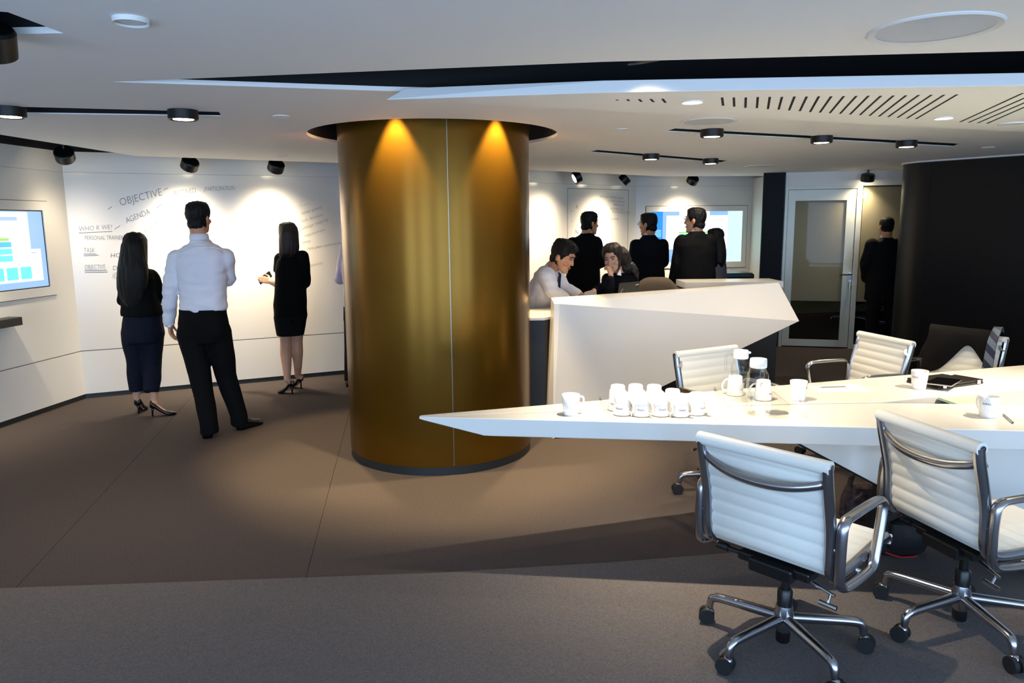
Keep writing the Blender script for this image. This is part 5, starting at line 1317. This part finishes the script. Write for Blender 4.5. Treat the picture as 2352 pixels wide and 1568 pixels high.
# ------------------------------------------------------------------ people in suits
def suit_man(Y, label, head, yaw, body_yaw, nb, sL, sR, eL, wL, eR, wR, chest, waist, hem, suit, legs, hair='short', glasses=False, hs=1.0, skin='skin', pitch=0, handL=None, handR=None):
    J = lambda q, dy=0.0: PY(q[0], q[1], Y + (q[2] if len(q) > 2 else dy))
    fl_, fr_ = legs
    root = person(((fl_[0] + fr_[0]) / 2, (fl_[1] + fr_[1]) / 2, 0), label)
    FL, FR = Vector((fl_[0], fl_[1], 0)), Vector((fr_[0], fr_[1], 0))
    hd = Head(J(head), yaw, pitch, 0, hs); NB = J(nb); SL_, SR_, EL, WL, ER, WR = J(sL), J(sR), J(eL), J(wL), J(eR), J(wR)
    body = MB(); hd.skull(body); limb(body, [hd(0, -.03, -.06), NB, NB + Vector((0, 0, -.06))], [.056, .058, .06])
    mid = (SL_ + SR_) / 2; hz = .92; hm_ = J(hem[:2]); hipc = mid.lerp(hm_, (mid.z - hz) / max(.05, mid.z - hm_.z))
    trunk(body, [(hipc - Vector((0, 0, .04)), .10, .07), (hipc, .125, .085), (hipc.lerp(mid, .4), .11, .075), (hipc.lerp(mid, .75), .13, .08), (mid, .11, .06)], body_yaw)
    limb(body, [SL_, EL, WL], [.045, .038, .027]); limb(body, [SR_, ER, WR], [.045, .038, .027])
    a0 = math.radians(body_yaw); fw_ = Vector((math.sin(a0), math.cos(a0), 0))
    hand(body, WL, (WL - EL), fw_.cross(Vector((0, 0, 1))), fw_, .5); hand(body, WR, (WR - ER), -fw_.cross(Vector((0, 0, 1))), fw_, .5)
    rt_ = Vector((math.cos(a0), -math.sin(a0), 0))
    kL, kR = (hipc - rt_ * .09).lerp(FL, .5), (hipc + rt_ * .09).lerp(FR, .5)
    limb(body, [hipc - rt_ * .085, kL, FL + Vector((0, 0, .08))], [.07, .05, .035]); limb(body, [hipc + rt_ * .085, kR, FR + Vector((0, 0, .08))], [.07, .05, .035])
    put(root, 'body', remeshed(body, .0065, 3), skin); hd.face(root, glasses=glasses)
    h = MB(); hd.hair(h, hair, .015 if hair == 'short' else .008, .008 if hair == 'short' else 0, Y); put(root, 'hair', remeshed(h, .0055, 2, .003, 60, 1), 'hair_black')
    jk_ = MB()
    hw, cw, ww = hem[2], chest, waist
    secs = [(hm_, hw, hw * .66), (hm_.lerp(mid, .25), (hw * 2 + ww) / 3, hw * .64), (hm_.lerp(mid, .5), ww, ww * .68), (hm_.lerp(mid, .78), cw, cw * .64), (hm_.lerp(mid, .93), cw * 1.02, cw * .58), (mid + Vector((0, 0, .035)), cw * .78, .088), (NB + Vector((0, 0, -.02)), .085, .078), (NB + Vector((0, 0, .005)), .066, .068)]
    trunk(jk_, secs, body_yaw, k=2.5)
    limb(jk_, [SL_, SL_.lerp(EL, .5), EL, WL], [.078, .068, .060, .05]); limb(jk_, [SR_, SR_.lerp(ER, .5), ER, WR], [.078, .068, .060, .05])
    put(root, 'jacket', remeshed(jk_, .009, 5, .007, 11, Y, (1, 1, .8)), suit)
    col = MB(); col.lathe([(.058, 0), (.063, .004), (.058, .036), (.052, .036), (.054, 0)], NB + Vector((0, .004, .0)), 24, False); put(root, 'shirt_collar', col.mesh('c'), 'shirt_white')
    tr = MB(); trunk(tr, [(hipc - Vector((0, 0, .07)), .16, .112), (hipc + Vector((0, 0, .06)), .165, .112)], body_yaw)
    limb(tr, [hipc - rt_ * .085, kL, FL + Vector((0, 0, .05))], [.098, .080, .068], True); limb(tr, [hipc + rt_ * .085, kR, FR + Vector((0, 0, .05))], [.098, .080, .068], True)
    put(root, 'trousers', remeshed(tr, .01, 4), suit)
    shoe(root, FL - fw_ * .07, FL + fw_ * .19 - rt_ * .04); shoe(root, FR - fw_ * .07, FR + fw_ * .19 + rt_ * .04)
    return root
suit_man(8.3, 'man in black suit with head turned right, standing behind the leaning man', (1354, 514), 62, 16, (1348, 536), (1315, 560), (1368, 558, .0), (1313, 610, -.02), (1325, 650, .15), (1382, 603, .05), (1360, 617, .25), .19, .185, (1338, 668, .20), 'suit_black', ((.72, 8.30), (.98, 8.36)), pitch=4)
suit_man(8.45, 'man in navy suit and glasses standing in front of the far screen', (1489, 517), -52, -8, (1491, 540), (1462, 564), (1521, 564), (1454, 604, .02), (1478, 612, .24), (1524, 603, .02), (1502, 612, .24), .185, .17, (1491, 660, .185), 'suit_navy', ((1.48, 8.45), (1.74, 8.47)), glasses=True, pitch=4)
suit_man(7.55, 'tall man in black suit and glasses facing the far screen', (1597, 508), -58, -10, (1600, 532), (1566, 556), (1628, 554), (1554, 606, -.02), (1544, 652, .03), (1636, 604, .04), (1606, 618, .26), .20, .20, (1597, 664, .215), 'suit_black', ((1.72, 7.55), (1.98, 7.60)), glasses=True)
suit_man(8.78, 'man in dark suit seen from behind at the glass panel', (2036, 522), 4, 4, (2036, 546), (2003, 562), (2060, 562), (1986, 606, -.02), (1989, 640, .14), (2068, 606, -.02), (2062, 640, .14), .185, .182, (2026, 690, .20), 'suit_charcoal', ((4.34, 8.78), (4.62, 8.80)), hair='buzz', hs=.97)

# ------------------------------------------------------------------ woman with long hair beside the tall man
def woman_far():
    Y = 8.05
    J = lambda x, y, dy=0.0: PY(x, y, Y + dy)
    root = person((2.18, 8.05, 0), 'woman with long dark hair standing behind the tall man in the suit')
    hd = Head(J(1642, 550), -58, 6, 0, .9); nb = J(1645, 582); sL, sR = J(1628, 596, .05), J(1655, 596, -.05); eL, wL = J(1622, 640, .05), J(1630, 650, .2); eR, wR = J(1652, 640, -.05), J(1640, 655, .15)
    F1, F2 = Vector((2.1, 8.02, 0)), Vector((2.27, 8.08, 0))
    body = MB(); hd.skull(body); limb(body, [hd(0, -.03, -.06), nb, nb - Vector((0, 0, .05))], [.046, .05, .05]); c = J(1642, 690)
    trunk(body, [(c - Vector((0, 0, .1)), .11, .09), (c, .13, .1), (c.lerp(nb, .5), .11, .08), (c.lerp(nb, .85), .12, .08)], -45)
    limb(body, [sL, eL, wL], [.035, .03, .025]); limb(body, [sR, eR, wR], [.035, .03, .025]); hand(body, wL, (-.5, .5, 0), (0, 0, 1), (0, 1, 0), .5, .9); hand(body, wR, (-.5, .5, 0), (0, 0, 1), (0, 1, 0), .5, .9)
    limb(body, [c + Vector((-.06, 0, -.1)), F1 + Vector((0, 0, .45)), F1 + Vector((0, 0, .08))], [.07, .05, .03]); limb(body, [c + Vector((.06, 0, -.1)), F2 + Vector((0, 0, .45)), F2 + Vector((0, 0, .08))], [.07, .05, .03])
    put(root, 'body', remeshed(body, .0065, 3), 'skin_fair'); hd.face(root)
    h = MB(); hd.hair(h, 'long', .017, .004, 2); trunk(h, [(J(1645, 533, -.01), .05, .05), (J(1645, 545, -.02), .075, .08), (J(1648, 565, -.03), .08, .085), (J(1651, 585, -.05), .085, .075), (J(1653, 602, -.06), .075, .06), (J(1656, 616, -.06), .04, .03)], -50)
    put(root, 'hair', remeshed(h, .006, 3, .005, 40, 8, (1, 1, .06)), 'hair_black')
    bz = MB(); trunk(bz, [(J(1642, 690), .155, .125), (J(1643, 660), .15, .12), (J(1644, 630), .135, .105), (J(1644, 606), .135, .095), (J(1645, 590), .07, .06)], -45); limb(bz, [sL, eL, wL], [.058, .05, .04]); limb(bz, [sR, eR, wR], [.058, .05, .04]); put(root, 'blazer', remeshed(bz, .009, 5), 'blazer_grey')
    tr = MB(); trunk(tr, [(c - Vector((0, 0, .15)), .14, .11), (c + Vector((0, 0, .02)), .145, .11)], -45); limb(tr, [c + Vector((-.06, 0, -.1)), F1 + Vector((0, 0, .05))], [.09, .055], True); limb(tr, [c + Vector((.06, 0, -.1)), F2 + Vector((0, 0, .05))], [.09, .055], True); put(root, 'trousers', remeshed(tr, .01, 4), 'trouser_black')
    shoe(root, F1 - Vector((-.03, .05, 0)), F1 + Vector((-.1, .14, 0)), .8); shoe(root, F2 - Vector((-.03, .05, 0)), F2 + Vector((-.1, .14, 0)), .8)
woman_far()

# ------------------------------------------------------------------ man leaning over the desk
def man_leaning():
    Y = 6.25
    J = lambda x, y, dy=0.0: PY(x, y, Y + dy)
    root = person((.22, 6.5, 0), 'man in white shirt and navy tie leaning over the desk')
    hd = Head(J(1292, 590, -.08), 118, 26, 4, 1.02)
    nb = J(1268, 618, .02); sR, sL = J(1254, 632, -.12), J(1275, 634, .18)     # sR: arm on the camera side
    eR, wR = J(1268, 668, -.14), J(1300, 686, -.16); eL, wL = J(1296, 662, .12), J(1332, 676, .02)
    c = J(1228, 706, .12); F1, F2 = Vector((.12, 6.28, 0)), Vector((.16, 6.62, 0))
    body = MB(); hd.skull(body); limb(body, [hd(0, -.035, -.055), nb, nb.lerp(c, .1)], [.056, .06, .065])
    def tr_(mb, ks, k=2.3):           # sections square to the leaning spine
        spine = (nb - c).normalized(); side = Vector((.1, -1, 0)).normalized(); side = (side - spine * side.dot(spine)).normalized(); fr_ = spine.cross(side)
        rings = []
        for t, hw, hd_ in ks:
            p = c.lerp(nb, t) - fr_ * 0.0
            rings.append([p + side * (math.copysign(abs(math.cos(a)) ** (2 / k), math.cos(a)) * hw) + fr_ * (math.copysign(abs(math.sin(a)) ** (2 / k), math.sin(a)) * hd_) for a in [2 * math.pi * j / 24 for j in range(24)]])
        mb.loft(rings)
    tr_(body, [(-.1, .13, .09), (.2, .12, .085), (.6, .15, .095), (.9, .12, .07)])
    limb(body, [sR, eR, wR], [.045, .038, .028]); limb(body, [sL, eL, wL], [.045, .038, .028])
    hand(body, wR, (1, .1, -.15), (0, 0, -1), (0, 1, 0), .35); hand(body, wL, (1, -.2, -.05), (0, 0, -1), (0, 1, 0), .35)
    limb(body, [c + Vector((0, -.08, -.05)), F1.lerp(c, .5), F1 + Vector((0, 0, .08))], [.07, .05, .035]); limb(body, [c + Vector((0, .08, -.05)), F2.lerp(c, .5), F2 + Vector((0, 0, .08))], [.07, .05, .035])
    put(root, 'body', remeshed(body, .0055, 3), 'skin'); hd.face(root)
    h = MB(); hd.hair(h, 'short', .017, .012, 12)
    for x_, y_, z_ in ((-.05, .055, .098), (-.02, .075, .098), (.02, .078, .096), (.05, .06, .092), (0, .05, .115)): h.ell(hd(x_, y_, z_), (.028, .028, .02), hd.ax())
    put(root, 'hair', remeshed(h, .005, 2, .005, 55, 6), 'hair_black')
    sh = MB(); tr_(sh, [(-.02, .165, .115), (.1, .172, .125), (.4, .178, .125), (.7, .185, .118), (.86, .17, .1), (.98, .085, .07)])
    limb(sh, [sR, eR, wR.lerp(eR, .1)], [.078, .062, .045]); limb(sh, [sL, eL, wL.lerp(eL, .15)], [.078, .06, .045])
    put(root, 'shirt', remeshed(sh, .008, 5, .010, 15, 9, (1, 1, 1.5)), 'shirt_white')
    n0 = hd(0, -.01, -.115); col = MB(); ax_ = (hd(0, -.03, -.06) - nb).normalized()
    col.tube([nb + ax_ * .0, nb + ax_ * .045], [.070, .063], 20, cap=False); put(root, 'collar', remeshed(MB().tube([nb - ax_ * .01, nb + ax_ * .04], [.072, .064], 20), .006, 2), 'shirt_white')
    kn = J(1286, 630, -.06)
    t_ = MB(); t_.tube(smooth_path([kn + Vector((-.012, .0, .012)), kn, J(1284, 645, -.08), J(1283, 662, -.09), J(1283, 680, -.10)], 4), [.020, .017, .014, .013, .016, .018, .02, .021, .022, .023, .024, .024, .025, .025, .025, .025, .025], 8, flat=(1, .35), up=(.6, -.8, 0)); t_.build('necktie', 'tie_navy', root, smooth=True)
    tr = MB(); tr_(tr, [(-.25, .15, .11), (-.1, .165, .115), (.02, .168, .118)]); limb(tr, [c + Vector((0, -.08, -.05)), F1.lerp(c, .5), F1 + Vector((0, 0, .05))], [.10, .08, .065], True); limb(tr, [c + Vector((0, .08, -.05)), F2.lerp(c, .5), F2 + Vector((0, 0, .05))], [.10, .08, .065], True)
    put(root, 'trousers', remeshed(tr, .01, 4), 'trouser_black')
    bl = MB(); tr_(bl, [(-.015, .172, .122), (.03, .174, .124)]); bl.build('belt', 'trouser_black', root)
    shoe(root, F1 - Vector((.06, 0, 0)), F1 + Vector((.2, -.03, 0))); shoe(root, F2 - Vector((.06, 0, 0)), F2 + Vector((.2, .03, 0)))
man_leaning()

# ------------------------------------------------------------------ woman at the laptop behind the desk
def woman_laptop():
    Y = 6.72
    J = lambda x, y, dy=0.0: PY(x, y, Y + dy)
    root = person((1.05, 6.95, 0), 'woman in dark blazer with a fist at her mouth, sitting at the laptop')
    hd = Head(J(1408, 592, -.04), 205, 20, 5, .98)
    nb = J(1424, 626, .05); sR, sL = J(1396, 642, -.02), J(1452, 640, .06)
    eR, wR = J(1398, 668, -.20), J(1403, 634, -.17); eL, wL = J(1380, 664, -.1), J(1365, 668, -.2)
    c = J(1430, 705, .22); F1, F2 = Vector((.95, 6.98, .311)), Vector((1.2, 7.02, .311))
    body = MB(); hd.skull(body); limb(body, [hd(0, -.03, -.06), nb, nb - Vector((0, 0, .06))], [.047, .05, .055])
    trunk(body, [(c - Vector((0, 0, .06)), .13, .1), (c, .14, .1), (c.lerp(nb, .45), .11, .085), (c.lerp(nb, .8), .13, .09), (nb - Vector((0, 0, .03)), .09, .06)], 195)
    limb(body, [sR, eR, wR], [.036, .033, .025]); limb(body, [sL, eL, wL], [.036, .033, .025])
    hand(body, wR, J(1400, 618, -.16) - wR, (-.6, .6, .2), (.4, .5, .2), 1.25, .95); hand(body, wL, (-.7, -.6, -.1), (0, 0, -1), (.5, -.5, 0), .4, .9)
    kn = [Vector((.92, 6.62, .72)), Vector((1.22, 6.66, .72))]
    limb(body, [c + Vector((-.09, 0, -.03)), kn[0], F1 + Vector((0, -.2, .1))], [.07, .05, .032]); limb(body, [c + Vector((.09, 0, -.03)), kn[1], F2 + Vector((0, -.2, .1))], [.07, .05, .032])
    put(root, 'body', remeshed(body, .0055, 3), 'skin_fair'); hd.face(root, 'hair_brown')
    h = MB(); hd.hair(h, 'long', .016, .004, 4)
    trunk(h, [(J(1420, 566, .0), .05, .05), (J(1424, 580, .0), .085, .08), (J(1430, 600, .03), .085, .075), (J(1434, 616, .06), .075, .06), (J(1438, 630, .08), .06, .05)], 200)
    put(root, 'hair', remeshed(h, .006, 3, .005, 40, 3, (1, 1, .06)), 'hair_brown')
    tl = MB(); limb(tl, [J(1436, 612, .02), J(1449, 612, .01), J(1458, 622, .0), J(1464, 637, .0)], [.050, .046, .036, .014]); put(root, 'hair_end', remeshed(tl, .006, 3, .008, 40, 5), 'hair_brown')
    bz = MB(); trunk(bz, [(c, .16, .12), (c.lerp(nb, .4), .145, .11), (c.lerp(nb, .72), .155, .105), (c.lerp(nb, .9), .13, .085), (nb - Vector((0, 0, .0)), .06, .055)], 195)
    limb(bz, [sR, eR, wR.lerp(eR, .25)], [.062, .052, .042]); limb(bz, [sL, sL.lerp(eL, .45), eL, wL.lerp(eL, .2)], [.066, .058, .05, .042])
    put(root, 'blazer', remeshed(bz, .008, 5, .006, 14, 2), 'suit_navy')
    cl = MB(); a, b, d_ = J(1425, 618, -.10), J(1417, 631, -.13), J(1427, 633, -.12); cl.add([a, b, d_, a + Vector((.004, .02, 0)), b + Vector((.004, .02, 0)), d_ + Vector((.004, .02, 0))], [(0, 1, 2), (5, 4, 3), (0, 3, 4, 1), (1, 4, 5, 2), (2, 5, 3, 0)]); cl.build('shirt_collar', 'shirt_white', root)
    sk = MB(); trunk(sk, [(c - Vector((0, 0, .09)), .16, .12), (c + Vector((0, 0, .02)), .16, .12)], 195); limb(sk, [c + Vector((-.09, 0, -.03)), kn[0], F1 + Vector((0, -.2, .16))], [.09, .07, .05], True); limb(sk, [c + Vector((.09, 0, -.03)), kn[1], F2 + Vector((0, -.2, .16))], [.09, .07, .05], True); put(root, 'trousers', remeshed(sk, .01, 4), 'trouser_black')
    for Fq in (F1, F2): shoe(root, Fq + Vector((0, -.16, 0)), Fq + Vector((-.02, -.38, 0)), .85, 0.0)
    # high chair she sits on, its back draped with a taupe jacket
    st = empty('high_chair', (1.17, 7.02, 0), 'tall desk chair behind the counter under the seated woman', 'chair')
    sx, sy = c.x, c.y + .05; sz = c.z - .14
    MB().box((sx, sy, sz - .03), (.42, .40, .06)).build('seat', 'black_plastic', st, bevel=.02)
    MB().tube([(sx, sy, .08), (sx, sy, sz - .05)], .028, 12).build('column', 'aluminium', st, smooth=True)
    MB().tube([(sx + .2 * math.cos(a), sy + .2 * math.sin(a), .30) for a in [2 * math.pi * i / 20 for i in range(20)]], .012, 8, closed=True).build('foot_ring', 'chrome', st, smooth=True)
    for k in range(5):
        a = math.radians(20 + 72 * k); MB().tube([(sx, sy, .10), (sx + .27 * math.cos(a), sy + .27 * math.sin(a), .05)], [.025, .016], 8).build('base_leg', 'aluminium', st, smooth=True)
        MB().ell((sx + .27 * math.cos(a), sy + .27 * math.sin(a), .026), (.026, .026, .026)).build('caster', 'rubber', st, smooth=True)
    b0, b1 = J(1477, 641, .42), J(1534, 641, .42)
    bw = (b0 + b1) / 2
    MB().box((bw.x, bw.y, bw.z - .14), (.25, .04, .26)).build('backrest', 'black_plastic', st, bevel=.02)
    MB().tube([(sx, sy + .16, sz - .04), (bw.x - .05, bw.y, sz), (bw.x, bw.y + .02, bw.z - .2)], .018, 8).build('back_post', 'aluminium', st, smooth=True)
    jt = empty('jacket', (bw.x, bw.y, bw.z - .1), 'taupe jacket hung over the tall chair behind the laptop', 'jacket')
    rows = []
    for y, z in ((.06, -.30), (.06, -.2), (.055, -.06), (.035, .018), (-.035, .02), (-.055, -.05), (-.06, -.16), (-.062, -.27)):
        rows.append([Vector((bw.x + x, bw.y + y, bw.z + z - max(0, abs(x) - .13) * 1.2)) for x in (-.24, -.18, -.1, -.03, .05, .12, .18, .235)])
    cloth(rows, 'body', 'jacket_taupe', jt, .014, 8, .009)
woman_laptop()
# open laptop on the counter, phone beside it
l0_, l1_, l2_, l3_ = on_desk(1417, 670, .48), on_desk(1462, 666, .48), on_desk(1470, 645.5, .58), on_desk(1423, 650, .58)
zc_ = 0.90
lpo = empty('laptop', ((l0_.x + l1_.x) / 2, (l0_.y + l1_.y) / 2, zc_), 'open grey laptop with its lid towards the desk front', 'laptop')
e0_, e1_ = Vector((l0_.x, l0_.y, zc_ + .02)), Vector((l1_.x, l1_.y, zc_ + .02))
nl = (l3_ - e0_).cross(e1_ - e0_).normalized() * .006
MB().add([e0_, e1_, l2_, l3_, e0_ + nl, e1_ + nl, l2_ + nl, l3_ + nl], [(0, 1, 2, 3), (7, 6, 5, 4), (0, 4, 5, 1), (1, 5, 6, 2), (2, 6, 7, 3), (3, 7, 4, 0)]).build('lid', 'laptop_dark', lpo)
sgn = -1 if nl.dot(EYE - e0_) < 0 else 1
def on_lid(u, v): return e0_.lerp(e1_, u).lerp(l3_.lerp(l2_, u), v) + (nl * 1.15 if sgn > 0 else -nl * .15)
for (u0, v0), (u1, v1) in (((.10, .52), (.20, .72)), ((.80, .84), (.95, .86))):
    MB().tube([on_lid(u0, v0), on_lid(u1, v1)], .004, 5).build('lid_mark', 'silver', lpo)
bk = dnrm * .24
MB().add([e0_ - Vector((0, 0, .02)), e1_ - Vector((0, 0, .02)), e1_ + bk - Vector((0, 0, .02)), e0_ + bk - Vector((0, 0, .02)), e0_, e1_, e1_ + bk, e0_ + bk], [(3, 2, 1, 0), (4, 5, 6, 7), (0, 1, 5, 4), (1, 2, 6, 5), (2, 3, 7, 6), (3, 0, 4, 7)]).build('keyboard_base', 'laptop_dark', lpo)
pq = on_desk(1357, 672, .40); pe = empty('phone', (pq.x, pq.y, zc_), 'silver phone propped on the counter between the two seated people', 'phone')
MB().add([pq + Vector(v) for v in ((-.05, 0, -.10), (.05, .02, -.10), (.05, .02, .002), (-.05, 0, .006), (-.05, .012, -.10), (.05, .032, -.10), (.05, .032, .002), (-.05, .012, .006))], [(0, 1, 2, 3), (7, 6, 5, 4), (0, 4, 5, 1), (1, 5, 6, 2), (2, 6, 7, 3), (3, 7, 4, 0)]).build('body', 'silver', pe)
